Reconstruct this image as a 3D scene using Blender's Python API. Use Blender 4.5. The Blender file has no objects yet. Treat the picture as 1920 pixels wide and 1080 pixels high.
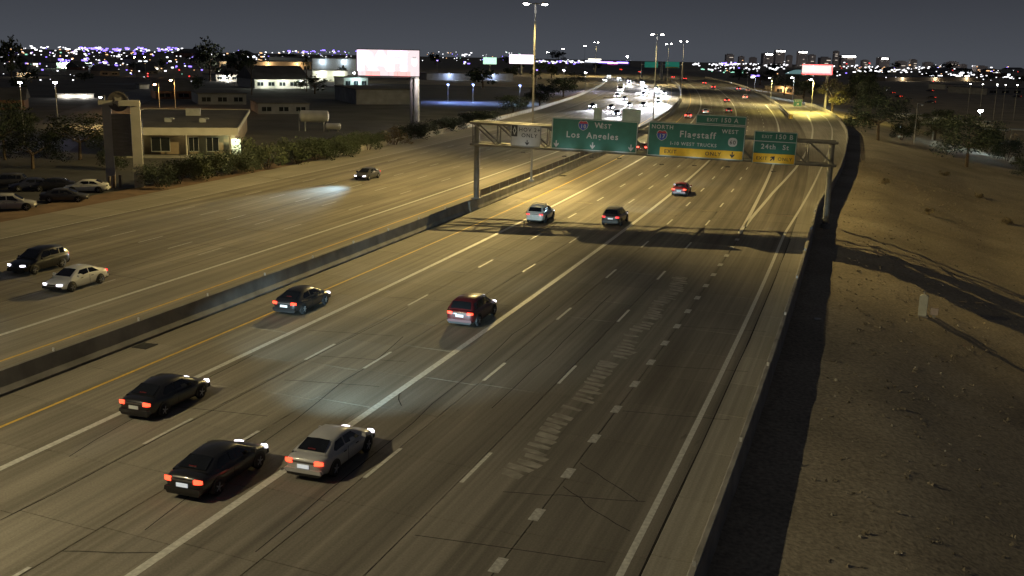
import bpy, bmesh, math, random
import numpy as np
from mathutils import Vector, Matrix
random.seed(7); rng = np.random.default_rng(7)
R_ = math.radians
SC = bpy.context.scene
COL = SC.collection

# ------------------------------------------------------------------ camera, sky, exposure
CH, CP, CR, CF = 15.0138, 0.2234713, 0.0208136, 1977.909      # height, pitch, roll, focal (px of 1920)
cam = bpy.data.cameras.new('camera'); co = bpy.data.objects.new('camera', cam); COL.objects.link(co)
cam.sensor_width = 36; cam.sensor_fit = 'HORIZONTAL'; cam.lens = CF / 1920 * 36
cam.clip_start = 0.5; cam.clip_end = 40000
co.matrix_world = Matrix.Translation((0, 0, CH)) @ Matrix.Rotation(math.pi / 2 - CP, 4, 'X') @ Matrix.Rotation(CR, 4, 'Z')
SC.camera = co
W = bpy.data.worlds.new('World'); SC.world = W; W.use_nodes = True
nt = W.node_tree; nt.nodes.clear()
out = nt.nodes.new('ShaderNodeOutputWorld'); bg = nt.nodes.new('ShaderNodeBackground')
sky = nt.nodes.new('ShaderNodeTexSky'); sky.sky_type = 'NISHITA'; sky.sun_disc = False
sky.sun_elevation = R_(-8); sky.sun_rotation = R_(60)
tc = nt.nodes.new('ShaderNodeTexCoord'); sx = nt.nodes.new('ShaderNodeSeparateXYZ')
ramp = nt.nodes.new('ShaderNodeValToRGB')                     # city glow: paler at the horizon all round, grey above
ramp.color_ramp.elements[0].position = 0.0; ramp.color_ramp.elements[0].color = (.043, .047, .056, 1)
ramp.color_ramp.elements[1].position = 0.5; ramp.color_ramp.elements[1].color = (.017, .0182, .0235, 1)
e = ramp.color_ramp.elements.new(.06); e.color = (.025, .027, .0335, 1)
addn = nt.nodes.new('ShaderNodeMixRGB'); addn.blend_type = 'ADD'; addn.inputs[0].default_value = .02
nt.links.new(tc.outputs['Generated'], sx.inputs[0]); nt.links.new(sx.outputs['Z'], ramp.inputs[0])
nt.links.new(ramp.outputs[0], addn.inputs[1]); nt.links.new(sky.outputs[0], addn.inputs[2])
nt.links.new(addn.outputs[0], bg.inputs[0]); bg.inputs[1].default_value = 1.0
nt.links.new(bg.outputs[0], out.inputs[0])
SC.view_settings.view_transform = 'Standard'; SC.view_settings.look = 'None'
SC.view_settings.exposure = 0.6; SC.view_settings.gamma = 1.0; SC.view_settings.use_curve_mapping = False
cy = SC.cycles
cy.use_denoising = True; cy.sample_clamp_indirect = 2.0; cy.sample_clamp_direct = 0.0
cy.max_bounces = 4; cy.diffuse_bounces = 2; cy.glossy_bounces = 2; cy.transparent_max_bounces = 4
cy.use_light_tree = True; cy.caustics_reflective = False; cy.caustics_refractive = False

# ------------------------------------------------------------------ survey of the road: one centre line, offsets t to its right
KS = np.array([0, 60, 120, 200, 300, 420, 480, 600, 720, 3000.])
KV = np.array([.00074, .000372, .000516, .000713, .000461, .000186, .0005, .0006, .0001, .0])
_s = np.arange(-20, 1400, 1.0)
_k = np.interp(_s, KS, KV)
_th = .365415 - np.cumsum(_k); _th = np.concatenate([[.365415], _th[:-1]])
_x = -18.7585 + np.cumsum(np.sin(_th)); _y = np.cumsum(np.cos(_th)) - 20 * math.cos(.365415)
def P(s, t, z=0.0):
    x = np.interp(s, _s, _x); y = np.interp(s, _s, _y); th = np.interp(s, _s, _th)
    return Vector((x + t * math.cos(th), y - t * math.sin(th), z))
def HD(s): return -float(np.interp(s, _s, _th))               # z rotation that turns +Y along the road
def ST(x, y):
    x = np.atleast_1d(np.asarray(x, float)); y = np.atleast_1d(np.asarray(y, float))
    so = np.zeros_like(x); to = np.zeros_like(x)
    for a in range(0, len(x), 4000):
        xx = x[a:a+4000]; yy = y[a:a+4000]
        d = (xx[:, None] - _x) ** 2 + (yy[:, None] - _y) ** 2
        i = d.argmin(1); dx = xx - _x[i]; dy = yy - _y[i]
        so[a:a+4000] = _s[i] + dx * np.sin(_th[i]) + dy * np.cos(_th[i])
        to[a:a+4000] = dx * np.cos(_th[i]) - dy * np.sin(_th[i])
    return so, to
TBS = [-30, 109, 113, 124, 149, 181, 218, 265, 288, 306, 326, 338, 346, 1400]
TBV = [6.84, 6.84, 7.1, 7.75, 9.3, 11.0, 13.2, 15.1, 15.5, 15.2, 14.9, 13.2, 5.2, 5.2]
def tb(s): return float(np.interp(s, TBS, TBV))               # right edge of the paved width
def ground_z(x, y):
    s, t = ST(x, y)
    u = t - np.interp(s, TBS, TBV)
    near = np.interp(u, [0, .4, 1.7, 5.4, 7.2, 10.7, 14, 17.4, 24, 60], [-.16, -.3, -.36, -.75, -1.2, -2.1, -3.0, -3.9, -5.0, -6.6])
    far = np.interp(u, [0, .4, 6, 20, 40, 90], [-.16, -.3, -.8, -3.0, -6.3, -6.6])
    w = np.clip((s - 130) / 90, 0, 1)
    z = near * (1 - w) + far * w
    z = np.where(u < 0, -.16, z); rr = np.hypot(x, y); z = np.where(rr > 1300, -6.6 - (rr - 1300) * .0088, z)
    b = .10 * np.sin(x * .9 + 1.3 * np.sin(y * .5)) * np.sin(y * .7 + np.sin(x * .4)) + .05 * np.sin(x * 2.3 + y * 1.7)
    return z + np.where(u > 2.5, b, 0)
def ray(px, py):
    a, b = px - 960, py - 540
    u = a * math.cos(CR) + b * math.sin(CR); v = -a * math.sin(CR) + b * math.cos(CR)
    return Vector((u, CF * math.cos(CP) - v * math.sin(CP), -CF * math.sin(CP) - v * math.cos(CP)))
def AT(px, py, z=0.0):                                         # survey: sight line onto the level z
    d = ray(px, py); k = (z - CH) / d.z
    return Vector((d.x * k, d.y * k, z))
def ATG(px, py):                                               # sight line onto the terrain
    z = 0.0
    for _ in range(12):
        p = AT(px, py, z); z = .5 * z + .5 * float(ground_z(p.x, p.y)[0])
    p = AT(px, py, z); return p
def ATD(px, py, D):                                            # sight line at range D
    d = ray(px, py); k = D / math.hypot(d.x, d.y)
    return Vector((d.x * k, d.y * k, CH + d.z * k))
def PXM(p): return CF / math.hypot(p.x, p.y)                   # photo pixels per metre

# ------------------------------------------------------------------ materials
MATS = {}
def nodes(m):
    m.use_nodes = True; n = m.node_tree; n.nodes.clear()
    o = n.nodes.new('ShaderNodeOutputMaterial'); b = n.nodes.new('ShaderNodeBsdfPrincipled')
    n.links.new(b.outputs[0], o.inputs[0]); return n, b
def mat(name, col, rough=.6, metal=0., var=.25, scale=3., bump=0., coat=0., spec=None, coord='Object', bscale=None):
    if name in MATS: return MATS[name]
    m = bpy.data.materials.new(name); n, b = nodes(m); MATS[name] = m
    t = n.nodes.new('ShaderNodeTexCoord'); no = n.nodes.new('ShaderNodeTexNoise')
    no.inputs['Scale'].default_value = scale; no.inputs['Detail'].default_value = 5
    n.links.new(t.outputs[coord], no.inputs['Vector'])
    r = n.nodes.new('ShaderNodeMapRange'); r.inputs[1].default_value = .3; r.inputs[2].default_value = .7
    r.inputs[3].default_value = 1 - var; r.inputs[4].default_value = 1 + var
    n.links.new(no.outputs[0], r.inputs[0])
    v = n.nodes.new('ShaderNodeVectorMath'); v.operation = 'SCALE'; v.inputs[0].default_value = col
    n.links.new(r.outputs[0], v.inputs['Scale']); n.links.new(v.outputs[0], b.inputs['Base Color'])
    b.inputs['Roughness'].default_value = rough; b.inputs['Metallic'].default_value = metal
    if coat: b.inputs['Coat Weight'].default_value = coat; b.inputs['Coat Roughness'].default_value = .08
    if spec is not None: b.inputs['Specular IOR Level'].default_value = spec
    if bump:
        bp = n.nodes.new('ShaderNodeBump'); bp.inputs['Strength'].default_value = bump; bp.inputs['Distance'].default_value = .05
        n2 = n.nodes.new('ShaderNodeTexNoise'); n2.inputs['Scale'].default_value = bscale or scale * 4; n2.inputs['Detail'].default_value = 6
        n.links.new(t.outputs[coord], n2.inputs['Vector']); n.links.new(n2.outputs[0], bp.inputs['Height']); n.links.new(bp.outputs[0], b.inputs['Normal'])
    return m
def glow(name, col, strength, sample=False, base=(.5, .5, .5)):
    if name in MATS: return MATS[name]
    m = bpy.data.materials.new(name); n, b = nodes(m); MATS[name] = m
    b.inputs['Base Color'].default_value = (*base, 1); b.inputs['Roughness'].default_value = .4
    b.inputs['Emission Color'].default_value = (*col, 1); b.inputs['Emission Strength'].default_value = strength
    m.cycles.emission_sampling = 'AUTO' if sample else 'NONE'
    return m
def roadmat(name, c1, c2, rough=.8):
    """concrete seen along the lanes: UV = (offset, distance); long worn streaks, blotches, fine grain"""
    m = bpy.data.materials.new(name); n, b = nodes(m); MATS[name] = m
    uv = n.nodes.new('ShaderNodeUVMap')
    def noise(sxy, det=6, sc=1., dist=0.):
        mp = n.nodes.new('ShaderNodeMapping'); mp.inputs['Scale'].default_value = (*sxy, 1)
        no = n.nodes.new('ShaderNodeTexNoise'); no.inputs['Scale'].default_value = sc; no.inputs['Detail'].default_value = det
        no.inputs['Distortion'].default_value = dist
        n.links.new(uv.outputs[0], mp.inputs[0]); n.links.new(mp.outputs[0], no.inputs['Vector']); return no.outputs[0]
    def rng_(x, a, bb, lo, hi):
        r = n.nodes.new('ShaderNodeMapRange'); r.inputs[1].default_value = a; r.inputs[2].default_value = bb
        r.inputs[3].default_value = lo; r.inputs[4].default_value = hi; n.links.new(x, r.inputs[0]); return r.outputs[0]
    def mul(a, bb):
        q = n.nodes.new('ShaderNodeMath'); q.operation = 'MULTIPLY'; n.links.new(a, q.inputs[0]); n.links.new(bb, q.inputs[1]); return q.outputs[0]
    streak = rng_(noise((1.1, .012), 5), .3, .7, 0, 1)
    fine = rng_(noise((5., .05), 4), .3, .7, .82, 1.15)
    blot = rng_(noise((.25, .06), 5, 1., .6), .35, .7, .8, 1.12)
    grain = rng_(noise((14, 14), 3), .3, .7, .86, 1.12)
    dark = rng_(noise((2.2, .25), 6, 1., 1.2), .66, .78, 1., .62)      # oil and rubber spots
    mix = n.nodes.new('ShaderNodeMixRGB'); mix.inputs[1].default_value = (*c1, 1); mix.inputs[2].default_value = (*c2, 1)
    n.links.new(streak, mix.inputs[0])
    oi = n.nodes.new('ShaderNodeObjectInfo'); slab = rng_(oi.outputs['Random'], 0, 1, .93, 1.06)
    f = mul(mul(mul(fine, blot), mul(grain, dark)), slab)
    v = n.nodes.new('ShaderNodeVectorMath'); v.operation = 'SCALE'
    n.links.new(mix.outputs[0], v.inputs[0]); n.links.new(f, v.inputs['Scale']); n.links.new(v.outputs[0], b.inputs['Base Color'])
    b.inputs['Roughness'].default_value = rough; b.inputs['Specular IOR Level'].default_value = .22
    bp = n.nodes.new('ShaderNodeBump'); bp.inputs['Strength'].default_value = .35; bp.inputs['Distance'].default_value = .01
    n.links.new(noise((22, 22), 4), bp.inputs['Height']); n.links.new(bp.outputs[0], b.inputs['Normal'])
    return m
M_lane = roadmat('concrete lane', (.165, .148, .12), (.30, .272, .22))
M_lane_d = roadmat('worn concrete lane', (.115, .103, .088), (.245, .222, .185))
M_shoulder = roadmat('concrete shoulder', (.27, .25, .21), (.32, .295, .245), .7)
M_seal = mat('joint sealant', (.035, .033, .032), .95, var=.3, spec=.05)
M_white = mat('white road paint', (.52, .51, .46), .55, var=.22, scale=6)
M_whiteworn = mat('worn white road paint', (.40, .39, .355), .6, var=.45, scale=5)
M_yellow = mat('yellow road paint', (.62, .40, .06), .55, var=.25, scale=5)
M_barrier = mat('barrier concrete', (.26, .245, .215), .75, var=.28, scale=.9, bump=.3)
M_barrier_d = mat('weathered barrier concrete', (.15, .14, .13), .8, var=.35, scale=.7, bump=.3)
M_steel = mat('galvanised steel', (.42, .43, .42), .5, .55, var=.15, scale=2)
M_darksteel = mat('weathered steel', (.11, .10, .10), .6, .3, var=.2)
M_post = mat('painted pole steel', (.34, .33, .31), .55, .2, var=.2, scale=1.5)
M_alu = mat('bare aluminium', (.36, .38, .40), .5, .3, var=.15, scale=1.5)
M_green = mat('green sign sheeting', (.022, .14, .105), .55, var=.14, scale=1.2)
M_white_sheet = mat('white sign sheeting', (.46, .46, .46), .5, var=.08, scale=2)
M_yel_sheet = mat('yellow sign sheeting', (.72, .43, .02), .5, var=.1, scale=2)
M_black_sheet = mat('black sign sheeting', (.02, .02, .025), .5, var=.1)
M_blue_sheet = mat('blue sign sheeting', (.03, .07, .36), .5, var=.1)
M_red_sheet = mat('red sign sheeting', (.42, .03, .05), .5, var=.1)
M_dark = mat('dark plastic', (.012, .012, .013), .55, var=.2)
M_tyre = mat('tyre rubber', (.014, .014, .015), .8, var=.2)
M_rim = mat('alloy rim', (.4, .4, .41), .35, .8, var=.1)
M_glass = mat('dark car glass', (.008, .009, .011), .06, var=.1, spec=.7)
M_plate = mat('licence plate', (.62, .66, .68), .35, var=.1)
M_bark = mat('tree bark', (.09, .065, .045), .9, var=.35, scale=6, bump=.5)
def leafmat(name, col):
    m = mat(name, col, .7, var=.55, scale=.6)
    return m
M_leaf = leafmat('dark leaves', (.024, .036, .017)); M_leaf2 = leafmat('olive leaves', (.034, .046, .018)); M_leaf3 = leafmat('pale leaves', (.15, .14, .05))
M_dry = leafmat('dry brush', (.11, .085, .045))
M_wallw = mat('white stucco', (.40, .39, .36), .8, var=.12, scale=.6, bump=.2)
M_wallt = mat('tan stucco', (.24, .19, .14), .8, var=.2, scale=.5, bump=.2)
M_wallg = mat('grey block wall', (.19, .19, .2), .85, var=.2, scale=.5, bump=.2)
M_brick = mat('red brown brick', (.2, .1, .065), .85, var=.3, scale=2, bump=.3)
M_roof = mat('dark felt roof', (.085, .08, .075), .85, var=.3, scale=.3)
M_roof2 = mat('grey gravel roof', (.11, .105, .1), .9, var=.3, scale=.25)
M_win = mat('dark window glass', (.015, .018, .022), .1, var=.1)
M_asph = mat('old asphalt', (.045, .045, .047), .8, var=.35, scale=.25, bump=.2)
M_tank = mat('white tank paint', (.6, .6, .58), .45, var=.15, scale=.8)

# ------------------------------------------------------------------ mesh helpers
class MB:
    def __init__(s): s.v = []; s.f = []; s.m = []; s.uv = {}
    def face(s, pts, m=0, uv=None):
        i = len(s.v); s.v += [tuple(p) for p in pts]; s.f.append(tuple(range(i, i + len(pts)))); s.m.append(m)
        if uv: s.uv[len(s.f) - 1] = uv
    def box(s, c, d, rz=0., m=0, taper=1., mx=None):
        i = len(s.v); cx, cy_, cz = c; a, b, h = d[0] / 2, d[1] / 2, d[2] / 2
        cs, sn = math.cos(rz), math.sin(rz)
        for z, k in ((-h, 1), (h, taper)):
            for x, y in ((-a, -b), (a, -b), (a, b), (-a, b)):
                x *= k; y *= k; p = Vector((cx + x * cs - y * sn, cy_ + x * sn + y * cs, cz + z))
                s.v.append(tuple(mx @ p if mx else p))
        for q in ((3, 2, 1, 0), (4, 5, 6, 7), (0, 1, 5, 4), (1, 2, 6, 5), (2, 3, 7, 6), (3, 0, 4, 7)):
            s.f.append(tuple(i + j for j in q)); s.m.append(m)
    def tube(s, p0, p1, r0, r1=None, n=8, m=0, cap=True):
        r1 = r0 if r1 is None else r1; p0 = Vector(p0); p1 = Vector(p1); d = (p1 - p0).normalized()
        a = d.orthogonal().normalized(); b = d.cross(a); i = len(s.v)
        for p, r in ((p0, r0), (p1, r1)):
            for k in range(n):
                an = 2 * math.pi * k / n; s.v.append(tuple(p + (a * math.cos(an) + b * math.sin(an)) * r))
        for k in range(n):
            s.f.append((i + k, i + (k + 1) % n, i + n + (k + 1) % n, i + n + k)); s.m.append(m)
        if cap:
            s.f.append(tuple(i + k for k in reversed(range(n)))); s.m.append(m); s.f.append(tuple(i + n + k for k in range(n))); s.m.append(m)
    def prism(s, poly, y0, y1, m=0, axis='y'):
        """polygon in (x,z) pushed from y0 to y1"""
        i = len(s.v); n = len(poly)
        for y in (y0, y1):
            for x, z in poly: s.v.append((x, y, z) if axis == 'y' else (y, x, z))
        s.f.append(tuple(i + k for k in range(n))); s.m.append(m)
        s.f.append(tuple(i + n + k for k in reversed(range(n)))); s.m.append(m)
        for k in range(n): s.f.append((i + (k + 1) % n, i + k, i + n + k, i + n + (k + 1) % n)); s.m.append(m)
    def loft(s, rings, m=0, cap=True, closed=True):
        i = len(s.v); n = len(rings[0])
        for r in rings: s.v += [tuple(p) for p in r]
        for a in range(len(rings) - 1):
            for k in range(n if closed else n - 1):
                s.f.append((i + a * n + k, i + a * n + (k + 1) % n, i + (a + 1) * n + (k + 1) % n, i + (a + 1) * n + k)); s.m.append(m)
        if cap:
            s.f.append(tuple(i + k for k in reversed(range(n)))); s.m.append(m)
            j = i + (len(rings) - 1) * n; s.f.append(tuple(j + k for k in range(n))); s.m.append(m)
    def mesh(s, name, mats, smooth=False, fix=True):
        me = bpy.data.meshes.new(name); me.from_pydata(s.v, [], s.f)
        for q in (mats if isinstance(mats, (list, tuple)) else [mats]): me.materials.append(q)
        me.polygons.foreach_set('material_index', s.m)
        if s.uv:
            l = me.uv_layers.new(name='UVMap')
            for fi, uv in s.uv.items():
                for li, q in zip(me.polygons[fi].loop_indices, uv): l.data[li].uv = q
        if fix:
            bm = bmesh.new(); bm.from_mesh(me); bmesh.ops.remove_doubles(bm, verts=bm.verts, dist=1e-5) if smooth else None
            bmesh.ops.recalc_face_normals(bm, faces=bm.faces); bm.to_mesh(me); bm.free()
        if smooth: me.polygons.foreach_set('use_smooth', [True] * len(me.polygons))
        me.update(); return me
    def build(s, name, mats, parent=None, smooth=False, fix=True, loc=None, rz=None):
        return link(name, s.mesh(name, mats, smooth, fix), parent, loc, rz)
KIDS = {}
def link(name, me, parent=None, loc=None, rz=None):
    o = bpy.data.objects.new(name, me); COL.objects.link(o)
    if parent: o.parent = parent; KIDS.setdefault(parent.name, []).append(o)
    if loc is not None: o.location = loc
    if rz is not None: o.rotation_euler.z = rz
    return o
def tag(o, label, cat, group=None, kind=None):
    if label: o['label'] = label
    if cat: o['category'] = cat
    if group: o['group'] = group
    if kind: o['kind'] = kind
    return o
def thing(name, label, cat, loc=(0, 0, 0), rz=0., group=None):
    o = bpy.data.objects.new(name, None); COL.objects.link(o); o.location = loc; o.rotation_euler.z = rz
    o.empty_display_size = .3
    return tag(o, label, cat, group)
def copy_tree(o, parent=None):
    c = o.copy(); COL.objects.link(c)
    if parent: c.parent = parent
    for ch in KIDS.get(o.name, []): copy_tree(ch, c)
    return c
def lamp(name, kind, loc, energy, col, parent=None, radius=.15, spot=None, blend=.5, direction=None):
    l = bpy.data.lights.new(name, kind); l.energy = energy; l.color = col
    if kind in ('POINT', 'SPOT'): l.shadow_soft_size = radius
    if kind == 'SPOT': l.spot_size = R_(spot); l.spot_blend = blend
    o = bpy.data.objects.new(name, l); COL.objects.link(o); o.location = loc
    if direction is not None: o.rotation_euler = Vector(direction).to_track_quat('-Z', 'Y').to_euler()
    if parent: o.parent = parent; KIDS.setdefault(parent.name, []).append(o)
    return o
def batwing(o, p=1.5, cap=4.5):
    """road luminaire: throws more candela outwards than straight down"""
    l = o.data; l.use_nodes = True; n = l.node_tree; em = n.nodes['Emission']
    g = n.nodes.new('ShaderNodeNewGeometry'); x = n.nodes.new('ShaderNodeSeparateXYZ'); n.links.new(g.outputs['Incoming'], x.inputs[0])
    a = n.nodes.new('ShaderNodeMath'); a.operation = 'ABSOLUTE'; n.links.new(x.outputs['Z'], a.inputs[0])
    b = n.nodes.new('ShaderNodeMath'); b.operation = 'POWER'; b.inputs[1].default_value = -p; n.links.new(a.outputs[0], b.inputs[0])
    c = n.nodes.new('ShaderNodeMath'); c.operation = 'MINIMUM'; c.inputs[1].default_value = cap; n.links.new(b.outputs[0], c.inputs[0])
    n.links.new(c.outputs[0], em.inputs['Strength'])
def strip(mb, tl, tr, s0, s1, z, step=4., m=0, uv=True):
    n = max(1, int(math.ceil((s1 - s0) / step)))
    f = lambda t, s: t(s) if callable(t) else t
    for i in range(n):
        a = s0 + (s1 - s0) * i / n; b = s0 + (s1 - s0) * (i + 1) / n
        q = [(a, f(tl, a)), (a, f(tr, a)), (b, f(tr, b)), (b, f(tl, b))]
        mb.face([P(s, t, z) for s, t in q], m, [(t, s) for s, t in q])
def bar(mb, prof, s0, s1, step=4., off=None):
    """a barrier: profile of (t,z) carried along the road"""
    n = max(1, int(math.ceil((s1 - s0) / step))); rings = []
    for i in range(n + 1):
        s = s0 + (s1 - s0) * i / n; o = off(s) if off else 0
        rings.append([P(s, t + o, z) for t, z in prof])
    mb.loft(rings)

# ------------------------------------------------------------------ ground
def axis(lo, hi, d, outer):
    a = list(np.arange(lo, hi + d / 2, d)); st = d; x = hi
    while x < outer: st *= 1.22; x += st; a.append(x)
    st = d; x = lo
    while x > -outer: st *= 1.22; x -= st; a.insert(0, x)
    return np.array(a)
def build_ground():
    xs = axis(4, 70, 1.5, 26000); ys = axis(18, 170, 1.8, 30000)
    X, Y = np.meshgrid(xs, ys); x = X.ravel(); y = Y.ravel(); z = ground_z(x, y)
    r = np.hypot(x, y); s, t = ST(x, y)
    z = np.where((s < -10) & (t < 0), -.16, z)
    nx, ny = len(xs), len(ys)
    v = np.stack([x, y, z], 1)
    f = [(j * nx + i, j * nx + i + 1, (j + 1) * nx + i + 1, (j + 1) * nx + i) for j in range(ny - 1) for i in range(nx - 1)]
    me = bpy.data.meshes.new('ground'); me.from_pydata(v.tolist(), [], f)
    me.polygons.foreach_set('use_smooth', [True] * len(f))
    m = bpy.data.materials.new('dry soil'); n, b = nodes(m)
    t_ = n.nodes.new('ShaderNodeTexCoord')
    def no(sc, det=6, dist=0):
        q = n.nodes.new('ShaderNodeTexNoise'); q.inputs['Scale'].default_value = sc; q.inputs['Detail'].default_value = det
        q.inputs['Distortion'].default_value = dist; n.links.new(t_.outputs['Object'], q.inputs['Vector']); return q.outputs[0]
    cr = n.nodes.new('ShaderNodeValToRGB'); el = cr.color_ramp.elements
    el[0].position = .30; el[0].color = (.20, .175, .135, 1); el[1].position = .72; el[1].color = (.33, .29, .225, 1)
    e2 = el.new(.5); e2.color = (.265, .23, .175, 1)
    mx = n.nodes.new('ShaderNodeMixRGB'); mx.blend_type = 'OVERLAY'; mx.inputs[0].default_value = .75
    n.links.new(no(.11, 5, .6), cr.inputs[0]); n.links.new(cr.outputs[0], mx.inputs[1])
    c2 = n.nodes.new('ShaderNodeValToRGB'); c2.color_ramp.elements[0].position = .32; c2.color_ramp.elements[0].color = (.36, .35, .33, 1)
    c2.color_ramp.elements[1].position = .68; c2.color_ramp.elements[1].color = (.8, .78, .72, 1)
    n.links.new(no(5.5, 10, .2), c2.inputs[0]); n.links.new(c2.outputs[0], mx.inputs[2])
    n.links.new(mx.outputs[0], b.inputs['Base Color']); b.inputs['Roughness'].default_value = .95; b.inputs['Specular IOR Level'].default_value = .1
    bp = n.nodes.new('ShaderNodeBump'); bp.inputs['Strength'].default_value = .7; bp.inputs['Distance'].default_value = .04
    n.links.new(no(7, 9), bp.inputs['Height']); n.links.new(bp.outputs[0], b.inputs['Normal'])
    me.materials.append(m); o = link('ground', me); tag(o, None, None, kind='structure'); return o
build_ground()

# ------------------------------------------------------------------ carriageways: concrete slabs near the camera, one sheet farther on
S_SLAB0, ROWL = 14.0, 4.57
def sheet(name, cols, s_near, s_far, s_end):
    """cols: [(tl, tr, material index)], a sealed bed under the slabs, then the sheet flush with their tops"""
    mb = MB()
    tl = cols[0][0]; tr = cols[-1][1]
    strip(mb, tl, tr, -10, s_far, -.05, m=3)
    for a, b, mi in cols: strip(mb, a, b, s_far, s_end, 0, m=mi)
    strip(mb, tl, tr, -10, s_near, 0, m=0)
    o = mb.build(name, [M_lane, M_lane_d, M_shoulder, M_seal]); tag(o, None, None, kind='structure'); return o
mats3 = [M_lane, M_lane_d, M_shoulder]
def slabs(parent, cols, s_near, rows, skew=.085, gap=.035):
    k = 0
    for r in range(rows):
        for (a, b, mi) in cols:
            if callable(b): b = b(0)
            if callable(a): a = a(0)
            s0 = s_near + r * ROWL; s1 = s0 + ROWL
            g = gap / 2; q = []
            for s, t in ((s0 + g, a + g), (s0 + g, b - g), (s1 - g, b - g), (s1 - g, a + g)):
                q.append((s + skew * (t - a) * -1, t))
            mb = MB(); dz = rng.uniform(-.002, .002)
            top = [P(s, t, dz) for s, t in q]; bot = [P(s, t, -.045) for s, t in q]
            uv = [(t, s) for s, t in q]
            mb.face(top, 0, uv)
            for i in range(4):
                j = (i + 1) % 4; mb.face([bot[i], bot[j], top[j], top[i]], 0, [uv[i], uv[j], uv[j], uv[i]])
            mb.build('concrete_slab', mats3[mi], parent, fix=False)
WBC = [(-23.7, -20.95, 0), (-20.95, -17.77, 0), (-17.77, -14.57, 0), (-14.57, -11.28, 0), (-11.28, -8.37, 0),
       (-8.37, -5.46, 1), (-5.46, -2.16, 1), (-2.16, 1.28, 1), (1.28, 5.35, 1)]
EBC = [(-51.8, -48.4, 0), (-48.4, -45.0, 0), (-45.0, -41.5, 0), (-41.5, -38.0, 0), (-38.0, -34.6, 0), (-34.6, -31.2, 0), (-31.2, -27.7, 0), (-27.7, -24.55, 0)]
SW_FAR = S_SLAB0 + 20 * ROWL; SE_NEAR = 32.; SE_FAR = SE_NEAR + 17 * ROWL
wb = sheet('westbound_road', WBC + [(5.35, tb, 2)], S_SLAB0, SW_FAR, 1100)
slabs(wb, WBC + [(5.35, tb, 2)], S_SLAB0, 20)
EBS = [(-57.4, -51.8, 2)]
eb = sheet('eastbound_road', EBS + EBC, SE_NEAR, SE_FAR, 1100)
slabs(eb, EBS + EBC, SE_NEAR, 17)

# painted lines: sheets 4 mm above the concrete
ZL = .006
def line(parent, name, t, w, s0, s1, m, step=5.):
    f = t if callable(t) else (lambda s: t)
    mb = MB(); strip(mb, lambda s: f(s) - w / 2, lambda s: f(s) + w / 2, s0, s1, ZL, step); return mb.build(name, m, parent, fix=False)
def tl_(*pts):
    a = [p[0] for p in pts]; b = [p[1] for p in pts]; return lambda s: float(np.interp(s, a, b))
line(wb, 'edge_line', -20.97, .16, -5, 760, M_yellow)
line(wb, 'lane_line', -17.77, .30, -5, 760, M_white)
line(wb, 'lane_line', -8.37, .32, -5, 760, M_white)
line(wb, 'edge_line', tl_((0, 4.8), (94, 4.75), (110, 5.35), (149, 6.85), (173, 8.1), (195, 9.3), (236, 11.6), (270, 13.0), (300, 12.9), (330, 12.2)), .22, -5, 330, M_white)
line(wb, 'gore_line', tl_((94, 1.12), (116, .85), (151, .6), (220, .5), (330, 1.2)), .32, 93, 330, M_white)
line(wb, 'gore_line', tl_((98, 1.2), (102.6, 1.3), (122.7, 2.05), (151, 3.7), (186, 5.45), (234, 7.6), (285, 9.4)), .32, 97, 285, M_white)
line(eb, 'lane_line', -31.2, .28, 5, 760, M_white)
line(eb, 'edge_line', -27.7, .16, 5, 760, M_yellow)
line(eb, 'edge_line', -51.7, .16, 5, 760, M_whiteworn)
def dashes(parent, t, ph, per, ln, w, s0, s1, m):
    mb = MB(); mb.face([(-w / 2, 0, 0), (w / 2, 0, 0), (w / 2, ln, 0), (-w / 2, ln, 0)]); me = mb.mesh('lane_dash', m, fix=False)
    k = math.ceil((s0 - ph) / per); s = ph + k * per; f = t if callable(t) else (lambda q: t)
    while s < s1:
        link('lane_dash', me, parent, P(s, f(s), ZL), HD(s)); s += per
dashes(wb, tl_((34, -14.65), (84, -14.45), (150, -14.75), (500, -14.6)), 34.1, 12.19, 3.05, .15, 8, 520, M_white)
dashes(wb, tl_((34, -11.4), (84, -11.15), (150, -11.5), (500, -11.4)), 33.9, 12.19, 3.05, .15, 8, 520, M_white)
dashes(wb, tl_((46, -5.4), (96, -5.45), (144, -5.75), (500, -5.5)), 46.5, 12.19, 3.05, .15, 8, 520, M_white)
dashes(wb, tl_((35, -2.05), (90, -2.12), (144, -2.55), (500, -2.0)), 35.2, 12.19, 3.05, .15, 8, 520, M_white)
dashes(wb, 1.25, 33.2, 3.75, .95, .34, 12, 92, M_whiteworn)
for i, t in enumerate((-34.6, -38.0, -41.5, -45.0, -48.4)): dashes(eb, t, 30 + 1.2 * i, 12.19, 3.05, .13, 25, 520, M_whiteworn)
# worn paler marks left along the lane by something dragged
M_scuff = mat('scuffed concrete', (.262, .243, .205), .8, var=.35, scale=1.8)
mb = MB()
for i in range(62):
    if rng.random() < .05: continue
    s = 36.5 + i * .60; t = -.55 + .14 * math.sin(i * .5) + rng.uniform(-.10, .10); w = rng.uniform(.7, 1.05); L = rng.uniform(.30, .5); sk = rng.uniform(.2, .35)
    q = [(s, t - w / 2), (s - sk * .5, t), (s - sk, t + w / 2), (s - sk + L * .8, t + w / 2 + .05), (s + L - sk * .4, t + .05), (s + L, t - w / 2 - .04)]
    mb.face([P(a + rng.uniform(-.07, .07), b + rng.uniform(-.06, .06), .004) for a, b in q])
mb.build('scuff_marks', M_scuff, wb, fix=False)
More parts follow.
